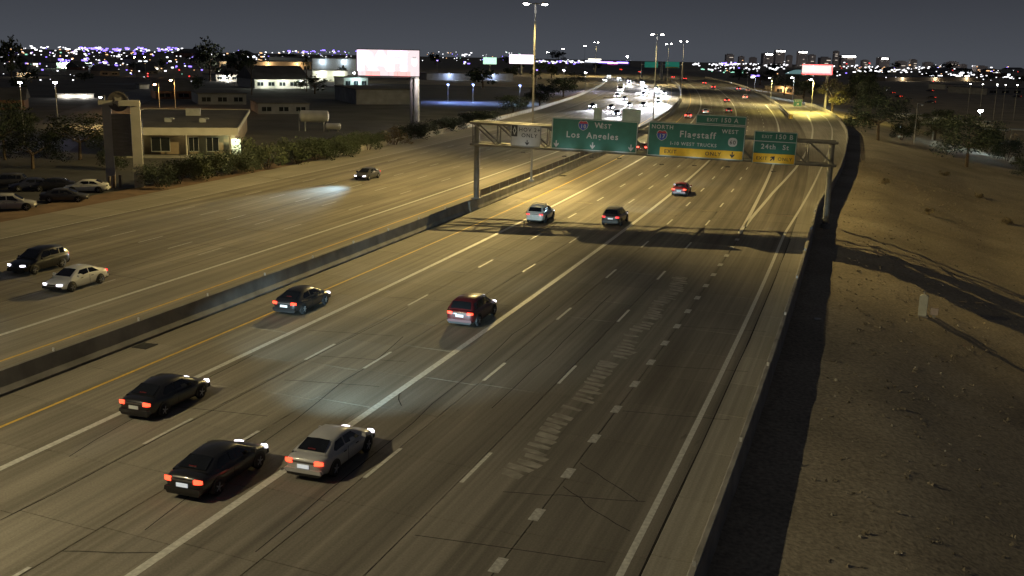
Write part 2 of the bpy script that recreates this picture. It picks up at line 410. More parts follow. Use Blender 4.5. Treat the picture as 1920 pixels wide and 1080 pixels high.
# irregular crack seals
def seals(parent, pts_list, w=.04):
    for pts in pts_list:
        mb = MB()
        for (a, b) in zip(pts[:-1], pts[1:]):
            p = P(*a, .0045); q = P(*b, .0045); d = (q - p).normalized(); nrm = Vector((-d.y, d.x, 0)) * w / 2
            mb.face([p - nrm, q - nrm, q + nrm, p + nrm])
        mb.build('crack_seal', M_seal, parent, fix=False)
def wander(s0, t0, s1, t1, n=7, j=.06):
    return [(s0 + (s1 - s0) * i / n + rng.normal(0, j * .3), t0 + (t1 - t0) * i / n + rng.normal(0, j)) for i in range(n + 1)]
seals(wb, [wander(28, -5.83, 62, -6.9, 14, .07), wander(43, -3.74, 66, -3.95, 8, .05), wander(28, -9.9, 52, -11.9, 9, .06), wander(51.2, -17.1, 52, -12.3),
           wander(47.1, -14.5, 47.9, -9.9), wander(43.1, -13.9, 43.9, -9.6), wander(44.5, -8.6, 41.9, -7.6, 4), wander(36.2, 1.3, 33.6, 4.3), wander(38.5, 1.4, 36, 4.2),
           wander(30.8, -2, 31.3, 4.2), wander(27.0, -8.2, 25.9, -11.2, 6), wander(38, -17.6, 38.6, -12), wander(60, -16.5, 60.8, -9), wander(32, -16.5, 46, -17.4, 8),
           wander(26, -14.6, 58, -14.35, 10, .04), wander(35, -.4, 36, 4.4), wander(52, 1.6, 52.7, 6), wander(60, 1.5, 60.7, 6.1), wander(44.8, 1.5, 45.4, 6), wander(14, 5.3, 92, 5.42, 14, .02)])
seals(eb, [wander(44, -36.6, 118, -36.1, 12, .1), wander(50, -41, 120, -40.4, 12, .1), wander(44, -33.2, 100, -32.6, 9, .1), wander(60, -46.6, 130, -46, 10, .1), wander(58, -31, 58.8, -38), wander(70, -33, 70.8, -41)])
# drain grates in the inner shoulder
M_grate = mat('cast iron grate', (.02, .02, .02), .7)
for s, t in ((45.3, -23.15), (127, -23.15), (210, -23.2)):
    mb = MB()
    for i in range(7): mb.box((0, -.42 + .14 * i, .018), (.72, .06, .02))
    for sx_ in (-.38, .38): mb.box((sx_, 0, .02), (.06, 1.0, .03))
    mb.box((0, 0, .009), (.7, .96, .006))
    mb.build('drain_grate', M_grate, wb, loc=P(s, t), rz=HD(s))

# ------------------------------------------------------------------ dirt, lots and streets beside the freeway
M_dirt = mat('bare verge dirt', (.15, .095, .06), .95, var=.35, scale=.7, bump=.5)
mb = MB(); strip(mb, -61.6, -57.45, 30, 380, -.07, 6, uv=False); tag(mb.build('verge', M_dirt), None, None, kind='structure')
mb = MB(); strip(mb, -86, -62.2, 66, 108, -.1, 6, uv=False); tag(mb.build('parking_lot', M_asph), None, None, kind='structure')
M_yard = mat('dark yard surface', (.06, .056, .052), .9, var=.45, scale=.12, bump=.2)
mb = MB(); strip(mb, -330, -61.5, 40, 430, -.145, 10, uv=False); tag(mb.build('yard', M_yard), None, None, kind='structure')

# ------------------------------------------------------------------ barriers
def barrier(name, label, prof, s0, s1, m, off=None, cat='barrier', step=4., refl=None):
    mb = MB(); bar(mb, prof, s0, s1, step, off); o = mb.build(name, m); tag(o, label, cat, 'concrete freeway barriers')
    if refl:
        mr = MB(); mr.box((0, 0, .09), (.10, .03, .18)); mr.box((0, 0, .155), (.11, .035, .05)); me = mr.mesh('reflector', M_white_sheet)
        t, z, a, b, d = refl; s = a
        while s < b: link('reflector', me, o, P(s, t + (off(s) if off else 0), z), HD(s)); s += d
    return o
medp = [(-24.5, -.05), (-24.5, .08), (-24.33, .3), (-24.24, 1.0), (-24.06, 1.0), (-23.97, .3), (-23.8, .08), (-23.8, -.05)]
medw = [(-24.5, -.05), (-24.5, .08), (-24.4, .3), (-24.34, .97), (-23.86, .97), (-23.82, .3), (-23.75, .08), (-23.75, -.05)]
barrier('median_barrier', 'long plain concrete median barrier running in from the lower left corner', medp, 4, 94.5, M_barrier_d, refl=(-24.15, .99, 34, 94, 6.1))
barrier('median_barrier', 'concrete median barrier beyond the gantry carrying the dark glare screen', medw, 94.6, 560, M_barrier, refl=None)
rbp = [(0, -.45), (0, .8), (.04, .83), (.2, .83), (.24, .8), (.28, -.45)]
barrier('roadside_barrier', 'near concrete barrier along the right shoulder above the dark strip of shade', rbp, -8, 111, M_barrier, tb, refl=(.12, .82, 30.4, 110, 10.4))
barrier('roadside_barrier', 'curving concrete barrier around the outside of the exit ramp', rbp, 111.1, 337, M_barrier, tb)
barrier('roadside_barrier', 'far concrete barrier between the westbound lanes and the exit ramp nose', [(0, -.1), (0, .8), (.2, .8), (.25, -.1)], 270, 660, M_barrier, lambda s: float(np.interp(s, [270, 300, 340, 400, 460, 660], [4.0, 4.3, 4.5, 5.1, 4.9, 4.9])))
barrier('roadside_barrier', 'low concrete barrier along the outer eastbound shoulder', [(-.3, -.1), (-.3, .8), (0, .8), (0, -.1)], 134, 560, M_barrier, lambda s: -57.42)
g = thing('glare_screen', 'dark slatted glare screen standing on the median barrier beyond the gantry', 'screen')
mb = MB(); mb.box((0, 0, .37), (.05, 2.86, .62)); pan = mb.mesh('screen_panel', M_darksteel)
mb = MB(); mb.box((0, 0, .36), (.1, .08, .72)); pst = mb.mesh('screen_post', M_steel)
s = 98.2
while s < 330:
    link('screen_post', pst, g, P(s, -24.1, .97), HD(s)); link('screen_panel', pan, g, P(s + 1.5, -24.1, .97), HD(s + 1.5)); s += 3.0

# ------------------------------------------------------------------ light masts in the median
M_lens = glow('lit lamp lens', (1., .97, .92), 60)
LC = (1.0, .81, .39)
def mast(name, label, base, H, power, arm=1.05, rz=0., lc=None, group='tall light masts along the freeway median', r=.14, radius=.16):
    t = thing(name, label, 'light mast', base, rz, group)
    mb = MB(); mb.tube((0, 0, 0), (0, 0, H), r, r * .5, 10); mb.box((0, 0, .12), (.5, .5, .24)); mb.build('pole', M_post, t, smooth=False)
    mb = MB(); mb.tube((-arm, 0, H - .12), (arm, 0, H - .12), .05, n=6); mb.build('arm', M_post, t)
    for sg in (-1, 1):
        mb = MB(); mb.box((sg * arm, 0, H - .02), (.75, .4, .2), taper=.7); h = mb.build('lamp_head', M_steel, t)
        mb = MB(); mb.loft([[(sg * arm + .3 * q * math.cos(a), .19 * q * math.sin(a), H - .125 - d) for a in np.linspace(0, 2 * math.pi, 10, endpoint=False)] for q, d in ((1, 0), (.85, .1), (.4, .15))])
        mb.build('lens', M_lens, h)
        if power: batwing(lamp('mast_light', 'SPOT', (sg * arm, 0, H - .34), power, lc or LC, t, radius, 152, .4, (sg * 1.1, 0, -1)))
    return t
mb_ = AT(996, 340, .86)
mast('light_mast', 'tallest light mast with two lamp heads rising from the median behind the gantry', mb_, 18.9, 17000, 1.0, .15, (1., .74, .27), radius=.07)
mast('light_mast', 'light mast in the median nearest the camera lighting the front lanes', P(17, -24.15, .97), 18.4, 7600, 1.0, .15, (1., .85, .50))
mast('light_mast', 'double headed light mast above the curve behind the oncoming glare', P(216, -24.1, .97), 17.4, 13000, 1.0, .15)
mast('light_mast', 'light mast farther round the curve beside the red tail lights', P(352, -24.1, .97), 17.4, 13000, 1.0)
mast('light_mast', 'distant light mast standing between the two taller ones over the curve', P(500, -29.0, 0), 18.5, 13000, 1.0)
mast('light_mast', 'small far light mast left of the others above the green gantry signs', P(640, -62, 0), 19.5, 13000, 1.0)
for i, (px, py) in enumerate(((1056, 91), (1097, 86), (1027, 98))):
    p = ATD(px, py, 900); mast('light_mast', ('middle', 'right', 'left')[i] + ' one of three tiny far light poles above the horizon', (p.x, p.y, -6.5), p.z + 6.6, 0, .8, group='tiny light poles on the horizon')

# ------------------------------------------------------------------ overhead sign gantry
GL = AT(893, 372, .98); GR = AT(1547, 425, -.2)
gd = Vector((GR.x - GL.x, GR.y - GL.y, 0)); GW = gd.length; gyaw = math.atan2(gd.y, gd.x); SL = .0235
M_gantry = mat('dull galvanised gantry steel', (.17, .165, .15), .6, .2, var=.25, scale=1.5)
gan = thing('sign_gantry', 'steel box truss sign gantry spanning the westbound lanes on two round posts', 'sign gantry', GL, gyaw)
mb = MB(); mb.tube((0, 0, 0), (0, 0, 7.35), .27, .24, 14); mb.box((0, 0, .05), (.9, .9, .1)); mb.build('post', M_gantry, gan)
mb = MB(); mb.tube((GW, 0, -1.3), (GW, 0, 6.5), .27, .24, 14); mb.build('post', M_gantry, gan)
mb = MB(); mb.tube((GW, 0, -1.8), (GW, 0, -.9), .42, n=14); mb.build('post_footing', M_barrier, gan)
zt = lambda u: 7.2 - SL * u; zb = lambda u: 5.2 - SL * u
NP = 14; du = (GW + .5) / NP
for y in (-.85, .85):
    for f, r in ((zt, .13), (zb, .13)):
        mb = MB(); mb.tube((-.5, y, f(-.5)), (GW + .4, y, f(GW + .4)), r, n=8); mb.build('chord', M_gantry, gan)
    for i in range(NP):
        u = -.25 + i * du
        mb = MB(); mb.tube((u, y, zt(u)), (u + du, y, zb(u + du)), .085, n=6); mb.build('diagonal', M_gantry, gan)
        mb = MB(); mb.tube((u, y, zt(u)), (u, y, zb(u)), .06, n=6); mb.build('strut', M_gantry, gan)
for i in range(NP + 1):
    u = -.25 + i * du
    for f in (zt, zb):
        mb = MB(); mb.tube((u, -.85, f(u)), (u, .85, f(u)), .035, n=6); mb.build('strut', M_gantry, gan)
    if i < NP:
        mb = MB(); mb.tube((u, -.85, zt(u)), (u + du, .85, zt(u + du)), .05, n=6); mb.build('diagonal', M_gantry, gan)
gm = Matrix.Translation(GL) @ Matrix.Rotation(gyaw, 4, 'Z')
def text(body, x, z, h, m, parent, y=-.012, align='CENTER', bold=.012, sx_=1., name='lettering'):
    cu = bpy.data.curves.new('t', 'FONT'); cu.body = body; cu.size = h * 1.38; cu.align_x = align; cu.offset = bold * h * 1.2
    cu.resolution_u = 3; cu.extrude = .004; cu.space_character = 1.2
    o = bpy.data.objects.new('t', cu); COL.objects.link(o); dg = bpy.context.evaluated_depsgraph_get()
    me = bpy.data.meshes.new_from_object(o.evaluated_get(dg)); bpy.data.objects.remove(o); bpy.data.curves.remove(cu)
    me.materials.clear(); me.materials.append(m); me.name = name
    o = link(name, me, parent, (x, y, z)); o.rotation_euler = (math.pi / 2, 0, 0); o.scale = (sx_, 1, 1); return o
def poly(pts, m, parent, name, y=-.010, th=.008):
    mb = MB(); mb.prism(pts, y, y - th); return mb.build(name, m, parent)
def rrect(x0, x1, z0, z1, r=.12, n=4):
    p = []
    for cx, cz, a in ((x1 - r, z1 - r, 0), (x0 + r, z1 - r, 90), (x0 + r, z0 + r, 180), (x1 - r, z0 + r, 270)):
        for k in range(n + 1): an = R_(a + 90 * k / n); p.append((cx + r * math.cos(an), cz + r * math.sin(an)))
    return p
def border(x0, x1, z0, z1, m, parent, w=.07, y=-.004):
    mb = MB()
    for c, d in ((((x0 + x1) / 2, y, z1 - w / 2), (x1 - x0, .008, w)), (((x0 + x1) / 2, y, z0 + w / 2), (x1 - x0, .008, w)),
                 ((x0 + w / 2, y, (z0 + z1) / 2), (w, .008, z1 - z0 - 2 * w)), ((x1 - w / 2, y, (z0 + z1) / 2), (w, .008, z1 - z0 - 2 * w))): mb.box(c, d)
    return mb.build('border', m, parent)
def arrow(x, z, h, m, parent, ang=180., y=-.012):
    p = [(-.09, -.5), (.09, -.5), (.09, .02), (.36, -.17), (.36, .06), (0, .5), (-.36, .06), (-.36, -.17), (-.09, .02)]
    a = R_(ang); pts = [(x + h * (px * math.cos(a) - pz * math.sin(a)), z + h * (px * math.sin(a) + pz * math.cos(a))) for px, pz in p]
    return poly(pts, m, parent, 'arrow', y)
def shield_pts(x, z, h):
    p = [(-.48, .3), (-.3, .5), (0, .42), (.3, .5), (.48, .3), (.52, .02), (.42, -.25), (.2, -.43), (0, -.52), (-.2, -.43), (-.42, -.25), (-.52, .02)]
    return [(x + a * h, z + b * h) for a, b in p]
def sign(name, label, u0, u1, z0, z1, face=M_green, y=-1.2, group='road signs on the overhead gantry', brackets=True):
    """face centre is the origin; x to the right, faces -y"""
    u = (u0 + u1) / 2; z = (z0 + z1) / 2 - .95
    p = gm @ Vector((u, y, z)); t = thing(name, label, 'road sign', p, gyaw, group); t.rotation_euler.y = SL
    w, h = u1 - u0, z1 - z0
    poly(rrect(-w / 2, w / 2, -h / 2, h / 2), face, t, 'panel', 0.0, -.06)
    mb = MB()
    k = max(2, int(w / 1.6))
    for i in range(k):
        x = -w / 2 + w * (i + .5) / k; mb.box((x, .12, 0), (.08, .12, h * .96))
    mb.build('mounting_rail', M_steel, t)
    return t, w, h
LT = [M_white_sheet, M_black_sheet]
t, w, h = sign('carpool_sign', 'white carpool lane sign with black diamond panel at the left end of the gantry', 3.43, 6.22, 6.14, 8.1, M_white_sheet)
poly(rrect(-w / 2 + .05, -w / 2 + .6, -.1, h / 2 - .05, .05), M_black_sheet, t, 'diamond_panel', -.002)
d0 = (-w / 2 + .325, .43)
mbd = [(d0[0] + a, d0[1] + b) for a, b in ((0, .4), (.16, 0), (0, -.4), (-.16, 0))]
poly(mbd, M_white_sheet, t, 'diamond', -.012)
poly([(d0[0] + a * .6, d0[1] + b * .6) for a, b in ((0, .4), (.16, 0), (0, -.4), (-.16, 0))], M_black_sheet, t, 'diamond', -.022)
text('HOV 2+', .33, .40, .36, M_black_sheet, t); text('ONLY', .33, -.12, .36, M_black_sheet, t)
arrow(.15, -.62, .5, M_black_sheet, t); border(-w / 2 + .03, w / 2 - .03, -h / 2 + .03, h / 2 - .03, M_black_sheet, t, .03, -.003)
t, w, h = sign('guide_sign', 'wide green guide sign for Los Angeles with three down arrows', 7.2, 15.08, 5.95, 8.83)
border(-w / 2 + .03, w / 2 - .03, -h / 2 + .03, h / 2 - .03, M_white_sheet, t)
text('Los', -1.95, -.30, .56, M_white_sheet, t, bold=.02); text('Angeles', .75, -.30, .56, M_white_sheet, t, bold=.02); text('W', .35, .68, .5, M_white_sheet, t, bold=.02); text('EST', 1.02, .68, .4, M_white_sheet, t, bold=.02)
def interstate(x, z, hh, num, t):
    poly(shield_pts(x, z, hh * 1.08), M_white_sheet, t, 'shield', -.006); poly(shield_pts(x, z, hh * .98), M_blue_sheet, t, 'shield', -.016)
    p = shield_pts(x, z, hh * .98); poly([p[0], p[1], p[2], p[3], p[4], (x + .49 * hh, z + .22 * hh), (x - .49 * hh, z + .22 * hh)], M_red_sheet, t, 'shield', -.026)
    text(num, x, z - .28 * hh, hh * .42, M_white_sheet, t, y=-.032, bold=.02)
interstate(-1.05, .82, .82, '10', t)
for x in (-3.45, -.1, 3.4): arrow(x, -h / 2 + .48, .62, M_white_sheet, t)
t, w, h = sign('guide_sign', 'wide green guide sign for Flagstaff with yellow exit only band and exit tab 150 A', 16.0, 24.6, 5.66, 8.72)
yb = -h / 2
border(-w / 2 + .03, w / 2 - .03, yb + .03, h / 2 - .03, M_white_sheet, t, .06)
poly(rrect(-w / 2 + 1.15, w / 2 - .1, yb + .1, yb + .82, .06), M_yel_sheet, t, 'exit_panel', -.010)
text('EXIT', -2.2, yb + .30, .34, M_black_sheet, t, y=-.022); text('ONLY', 1.6, yb + .30, .34, M_black_sheet, t, y=-.022); arrow(3.3, yb + .46, .56, M_black_sheet, t, y=-.022)
text('NORTH', -3.05, .92, .36, M_white_sheet, t, bold=.02); text('WEST', 2.95, .82, .36, M_white_sheet, t, bold=.02)
text('Flagstaff', .1, .28, .58, M_white_sheet, t, bold=.02); text('I-10 WEST TRUCKS', -.2, -.46, .30, M_white_sheet, t, bold=.02)
interstate(-3.05, .33, .86, '17', t)
poly(rrect(2.85, 3.65, -.32, .46, .3), M_white_sheet, t, 'shield', -.010); text('60', 3.25, -.12, .36, M_black_sheet, t, y=-.022)
poly(rrect(w / 2 - 4.45, w / 2, h / 2 + .02, h / 2 + .86, .1), M_green, t, 'exit_tab', 0, -.06)
border(w / 2 - 4.42, w / 2 - .03, h / 2 + .05, h / 2 + .83, M_white_sheet, t, .05, -.006); text('EXIT', w / 2 - 3.0, h / 2 + .28, .30, M_white_sheet, t, bold=.02); text('150 A', w / 2 - 1.5, h / 2 + .26, .40, M_white_sheet, t, bold=.02)
t, w, h = sign('guide_sign', 'squarer green exit sign for 24th St with yellow exit only band at the right end', 25.36, 29.12, 5.38, 8.24)
poly([(-w / 2 + .02, h / 2 - .86), (w / 2 - .02, h / 2 - .86), (w / 2 - .02, h / 2 - .92), (-w / 2 + .02, h / 2 - .92)], M_white_sheet, t, 'border', -.004)
border(-w / 2 + .03, w / 2 - .03, -h / 2 + .03, h / 2 - .03, M_white_sheet, t, .05)
text('EXIT', -.75, h / 2 - .60, .28, M_white_sheet, t, bold=.02); text('150 B', .72, h / 2 - .62, .42, M_white_sheet, t, bold=.02)
text('24th', -.55, -.12, .44, M_white_sheet, t, bold=.02); text('St', .95, -.12, .44, M_white_sheet, t, bold=.02)
poly(rrect(-w / 2 + .08, w / 2 - .08, -h / 2 + .08, -h / 2 + .90, .06), M_yel_sheet, t, 'exit_panel', -.010)
text('EXIT', -1.05, -h / 2 + .33, .30, M_black_sheet, t, y=-.022); text('ONLY', .98, -h / 2 + .33, .30, M_black_sheet, t, y=-.022); arrow(-.1, -h / 2 + .49, .56, M_black_sheet, t, -42, y=-.022)
sign('rear_sign', 'narrow grey back of a sign standing up behind the Los Angeles sign', 10.8, 11.55, 8.4, 9.7, M_alu, 1.35, None)
sign('rear_sign', 'wide grey sign back rising above the right end of the Los Angeles sign', 13.45, 15.15, 8.4, 9.72, M_alu, 1.35, None)
# added luminaires under the panels to brighten them, on arms towards the traffic
mb = MB(); mb.box((0, 0, 0), (.4, .12, .07)); mb.tube((0, .05, 0), (0, 1.5, .15), .015, n=6); fix = mb.mesh('added_sign_lamp', M_darksteel)
for u in (4.8, 8.6, 11.1, 13.6, 17.4, 20.3, 23.2, 27.2):
    z = (5.75 if u < 16 else 5.35 if u < 25 else 5.1) - .95 + (.2 if u < 6 else 0)
    fo = link('added_sign_lamp', fix, gan, (u, -2.4, z - .25))
    l = lamp('added_sign_light', 'SPOT', (u, -2.4, z - .15), 12 if u < 6 else 26, (.85, .95, 1.0), gan, .12, 120, .8, (0, 1.1, 1.5))

# ------------------------------------------------------------------ vehicles (real-size prototypes, +y forward)
def paint(name, col, rough=.35): return mat('car paint ' + name, col, rough, var=.05, scale=.6, coat=.6)
PAINT = {k: paint(k, c) for k, c in dict(black=(.012, .012, .014), white=(.62, .62, .60), silver=(.36, .36, .37), charcoal=(.045, .045, .05), red=(.16, .012, .016), darkred=(.07, .008, .01), blue=(.03, .035, .07), tan=(.25, .21, .16), maroon=(.06, .022, .03)).items()}
M_tail = glow('lit tail lamp', (1., .05, .02), 3.4, base=(.3, .01, .01))
M_tailfar = glow('far tail lamp', (1., .045, .03), 13, base=(.3, .01, .01))
M_tailb = glow('dim tail lamp', (1., .05, .05), 1.4, base=(.3, .01, .01))
M_head = glow('lit headlamp', (.92, .88, 1.), 4)
M_headoff = mat('clear lamp lens', (.5, .5, .5), .1, var=.05)
M_headfar = glow('oncoming headlamp', (.9, .87, 1.), 400)
M_headblue = glow('cold oncoming headlamp', (.6, .68, 1.), 300)
M_plateglow = glow('self glowing licence plate', (.8, .9, 1.), .3, base=(.6, .6, .6))  # plates glow by themselves, standing in for plate lamps
KIND = dict(
 sedan=dict(L=2.40, st=[(-2.40, .62, .42, .86), (-2.32, .80, .32, 1.00), (-2.0, .89, .25, 1.05), (-1.3, .92, .2, 1.0), (-.4, .92, .18, .95), (.6, .92, .18, .93), (1.25, .915, .2, .92), (1.9, .88, .22, .83), (2.25, .80, .27, .70), (2.42, .60, .38, .56)],
            gh=[(-1.85, .70, 1.03), (-1.0, .58, 1.40), (-.35, .60, 1.46), (.35, .59, 1.43), (1.35, .72, .93)], belt=.95, pil=(-.42,), wh=(-1.42, 1.42), wr=.33),
 suv=dict(L=2.35, st=[(-2.36, .70, .45, .95), (-2.30, .86, .35, 1.10), (-2.0, .93, .28, 1.12), (-1.2, .95, .24, 1.08), (-.4, .95, .22, 1.05), (.6, .95, .22, 1.03), (1.2, .945, .24, 1.03), (1.85, .91, .26, .96), (2.22, .83, .3, .84), (2.38, .64, .42, .66)],
          gh=[(-2.22, .76, 1.12), (-1.85, .66, 1.62), (-.8, .68, 1.70), (.25, .66, 1.66), (1.22, .77, 1.04)], belt=1.04, pil=(-.35, -1.3), wh=(-1.38, 1.42), wr=.37))
def ring(y, w, zb_, zt_):
    q = [(0, zt_ + .015), (.55 * w, zt_), (.88 * w, zt_ - .05), (w, zt_ - .17), (w, .5 * (zb_ + zt_)), (.96 * w, zb_ + .08), (.85 * w, zb_), (0, zb_)]
    return [(x, y, z) for x, z in q] + [(-x, y, z) for x, z in q[-2:0:-1]]
def make_car(kind, roofrails=False):
    K = KIND[kind]; t = thing('car', '', 'car'); L = K['L']
    mb = MB(); mb.loft([ring(*q) for q in K['st']]); o = mb.build('body', PAINT['black'], t, smooth=True)
    sm = o.modifiers.new('s', 'SUBSURF'); sm.levels = 1; sm.render_levels = 1
    bl = K['belt']; gh = K['gh']; wb_ = .84
    rings = []
    for i, (y, w, z) in enumerate(gh):
        end = i in (0, len(gh) - 1); wbb = w + .10 if end else K['st'][3][1] - .07
        if end: q = [(-wbb, z - .14), (-wbb, z - .02), (-w * .9, z), (0, z + .01), (w * .9, z), (wbb, z - .02), (wbb, z - .14)]
        else: q = [(-wbb, bl - .05), (-w - .04, z - .10), (-w * .86, z - .01), (0, z + .02), (w * .86, z - .01), (w + .04, z - .10), (wbb, bl - .05)]
        rings.append([(x, y, zz) for x, zz in q])
    mb = MB(); mb.loft(rings, closed=False, cap=False); o = mb.build('cabin', PAINT['black'], t, smooth=True)
    def lerp(a, b, k): return Vector(a).lerp(Vector(b), k)
    def pane(name, a, b, c, d, off):                       # a,b low edge, c,d high edge
        n = (b - a).cross(d - a).normalized()
        if n.dot(off) < 0: n = -n
        mb = MB(); mb.face([a + n * .012, b + n * .012, c + n * .012, d + n * .012]); return mb.build(name, M_glass, t, fix=False)
    r = rings
    for nm, e, f, off in (('windscreen', r[-1], r[-2], Vector((0, .02, .03))), ('rear_window', r[0], r[1], Vector((0, -.02, .03)))):
        mb = MB(); lo = [lerp(e[i], f[i], .10) + off for i in (2, 3, 4)]; hi = [lerp(e[i], f[i], .88) + off for i in (2, 3, 4)]
        mb.face([lo[0], lo[1], hi[1], hi[0]]); mb.face([lo[1], lo[2], hi[2], hi[1]]); mb.build(nm, M_glass, t, fix=False)
    ys = [q[0] for q in gh]
    def sidept(y, v, sg):
        j = max(0, min(len(ys) - 2, int(np.searchsorted(ys, y)) - 1)); k = (y - ys[j]) / (ys[j + 1] - ys[j])
        i0, i1 = (6, 5) if sg > 0 else (0, 1)
        return lerp(lerp(r[j][i0], r[j + 1][i0], k), lerp(r[j][i1], r[j + 1][i1], k), v)
    edges = [ys[0] + .35] + sorted(K['pil']) + [ys[-1] - .42]
    for sg in (-1, 1):
        for a, b in zip(edges[:-1], edges[1:]):
            a2, b2 = a + .04, b - .04; ta = max(a2, ys[1] + .05); tb2 = min(b2, ys[-2] - .02)
            pane('side_window', sidept(a2, .24, sg), sidept(b2, .24, sg), sidept(tb2, .93, sg), sidept(ta, .93, sg), Vector((sg, 0, .2)))
    wr = K['wr']; x0 = K['st'][4][1]
    mb = MB(); mb.loft([[(xx, rr * math.cos(a), rr * math.sin(a)) for a in np.linspace(0, 2 * math.pi, 16, endpoint=False)] for xx, rr in ((-.1, wr * .6), (-.1, wr * .92), (-.06, wr), (.06, wr), (.1, wr * .92), (.1, wr * .6))]); tyre = mb.mesh('wheel', M_tyre, True)
    mb = MB()
    for k in range(5):
        a = k * 1.2566; mb.tube((.085, 0, 0), (.085, .6 * wr * math.cos(a), .6 * wr * math.sin(a)), .045, .03, 5)
    mb.tube((.03, 0, 0), (.11, 0, 0), .07, n=8); mb.loft([[(.08, q * wr * math.cos(a), q * wr * math.sin(a)) for a in np.linspace(0, 2 * math.pi, 14, endpoint=False)] for q in (.66, .58)], cap=False); rim = mb.mesh('rim', M_rim)
    mb = MB(); mb.loft([[(xx, (wr + .09) * math.cos(a), max(-.12, (wr + .09) * math.sin(a))) for a in np.linspace(0, 2 * math.pi, 18, endpoint=False)] for xx in (-.15, .0)]); arch = mb.mesh('wheel_arch', M_dark)
    for sg in (-1, 1):
        for wy in K['wh']:
            a = link('wheel_arch', arch, t, (sg * (x0 + .004), wy, wr)); a.scale.x = sg
            w = link('wheel', tyre, t, (sg * (x0 - .075), wy, wr)); w.scale.x = sg; link('rim', rim, w)
        zl = K['st'][1][3] - .16
        mb = MB(); mb.loft([[(sg * x_, y_, zl + z_) for x_, z_ in ((xa, -.09), (xb, -.075), (xb, .06), (xa, .075))] for y_, xa, xb in ((-L - .005, .50, .74), (-L + .10, .52, .85))]); mb.build('taillight', M_tail, t)
        zh = K['st'][-2][3] - .08
        mb = MB(); mb.loft([[(sg * x_, y_, zh + z_) for x_, z_ in ((xa, -.07), (xb, -.05), (xb, .06), (xa, .04))] for y_, xa, xb in ((L - .02, .44, .66), (L - .16, .46, .80))]); mb.build('headlight', M_head, t)
        mb = MB(); mb.box((sg * (x0 + .10), gh[-1][0] - .48, bl + .06), (.2, .12, .15), taper=.85); mb.build('mirror', PAINT['black'], t)
        mb = MB()
        for hy in (-.62, .42): mb.box((sg * (x0 + .01), hy, bl - .14), (.03, .2, .035))
        mb.box((sg * (x0 + .004), -.35, .62), (.01, .012, .62)); mb.build('door_trim', M_dark, t)
    mb = MB(); mb.box((0, -L - .012, .66 if kind == 'sedan' else .78), (.5, .03, .15)); mb.build('licence_plate', M_plate, t)
    mb = MB(); mb.box((0, -L + .07, .47), (1.60, .22, .16), taper=.96); mb.build('rear_bumper', PAINT['black'], t)
    mb = MB(); mb.box((0, -L + .10, .33), (1.4, .2, .14), taper=1.1); mb.build('diffuser', M_dark, t)
    mb = MB(); mb.box((0, L - .08, .42), (1.5, .2, .2), taper=.95); mb.box((0, L - .07, .58), (.7, .14, .08)); mb.build('grille', M_dark, t)
    mb = MB(); mb.box((0, gh[0][0] + .16, gh[0][2] + .12), (.34, .05, .035)); mb.build('brake_light', mat('unlit brake lamp', (.12, .01, .01), .3), t)
    mb = MB(); mb.box((0, -L - .004, K['st'][1][3] - .16), (.96, .03, .05)); mb.build('boot_trim', M_darksteel, t)
    if roofrails:
        for sg in (-1, 1):
            mb = MB(); mb.tube((sg * .6, -1.7, 1.70), (sg * .6, .2, 1.75), .025, n=6); mb.build('roof_rail', M_alu, t)
        for y in (-1.2, -.1):
            mb = MB(); mb.tube((-.62, y, 1.76), (.62, y, 1.76), .025, n=6); mb.build('roof_rail', M_alu, t)
    return t
PROTO = {'sedan': make_car('sedan'), 'suv': make_car('suv'), 'suvr': make_car('suv', True)}
used = set(); CS = .89
def setmat(c, m, which):
    for ch in c.children_recursive if False else DESC(c):
        if ch.name.split('.')[0] in which and ch.type == 'MESH':
            ch.material_slots[0].link = 'OBJECT'; ch.material_slots[0].material = m
NEWKIDS = {}
def copy_reg(o, parent=None):
    c = o.copy(); COL.objects.link(c); NEWKIDS[c.name] = []
    if parent: c.parent = parent; NEWKIDS[parent.name].append(c)
    for ch in KIDS.get(o.name, []): copy_reg(ch, c)
    return c
def DESC(c):
    r = []
    for k in NEWKIDS.get(c.name, []): r.append(k); r += DESC(k)
    return r
def car(kind, label, s, t, col, group, back=False, head=None, tail=None, plate=None, beam=0., beamcol=(.52, .82, .95), loc=None, rz=None, scale=CS, down=.025, far=False):
    c = copy_reg(PROTO[kind]); c['label'] = label; c['group'] = group
    p = P(s, t) if loc is None else loc
    c.location = (p[0], p[1], p[2] + .004); c.rotation_euler.z = (HD(s) + (math.pi if back else 0)) if rz is None else rz; c.scale = (scale,) * 3
    setmat(c, PAINT[col], ('body', 'cabin', 'mirror', 'rear_bumper'))
    setmat(c, head or M_headoff, ('headlight',)); setmat(c, tail or M_tailb, ('taillight',))
    if plate: setmat(c, plate, ('licence_plate',))
    if beam:
        for sg in (-1, 1): 
            l = lamp('headlight_beam', 'SPOT', (sg * .62, 2.55, .66), beam * (1. if not far else 2.6), beamcol, c, .06, 80 if not far else 40, 1., (-.02 * sg, 1, -down)); l.scale = (1, .13 if not far else .3, 1)
    return c
GW_ = 'traffic heading away in the westbound lanes'; GE_ = 'traffic coming towards the camera in the eastbound lanes'
B1 = 9500.
tail_c = lambda s: s + 2.1
car('sedan', 'black car nearest the median barrier in the yellow lined carpool lane', 55.5, -19.9, 'black', GW_, head=M_head, tail=M_tail, plate=M_plateglow, beam=700)
car('suv', 'dark car with a red lit rear just left of the wide white line', 56.9, -9.85, 'darkred', GW_, head=M_head, tail=M_tail, plate=M_plateglow, beam=600)
car('sedan', 'black car straddling the left white line near the lower left', 38.2, -16.6, 'black', GW_, head=M_head, tail=M_tail, beam=3000)
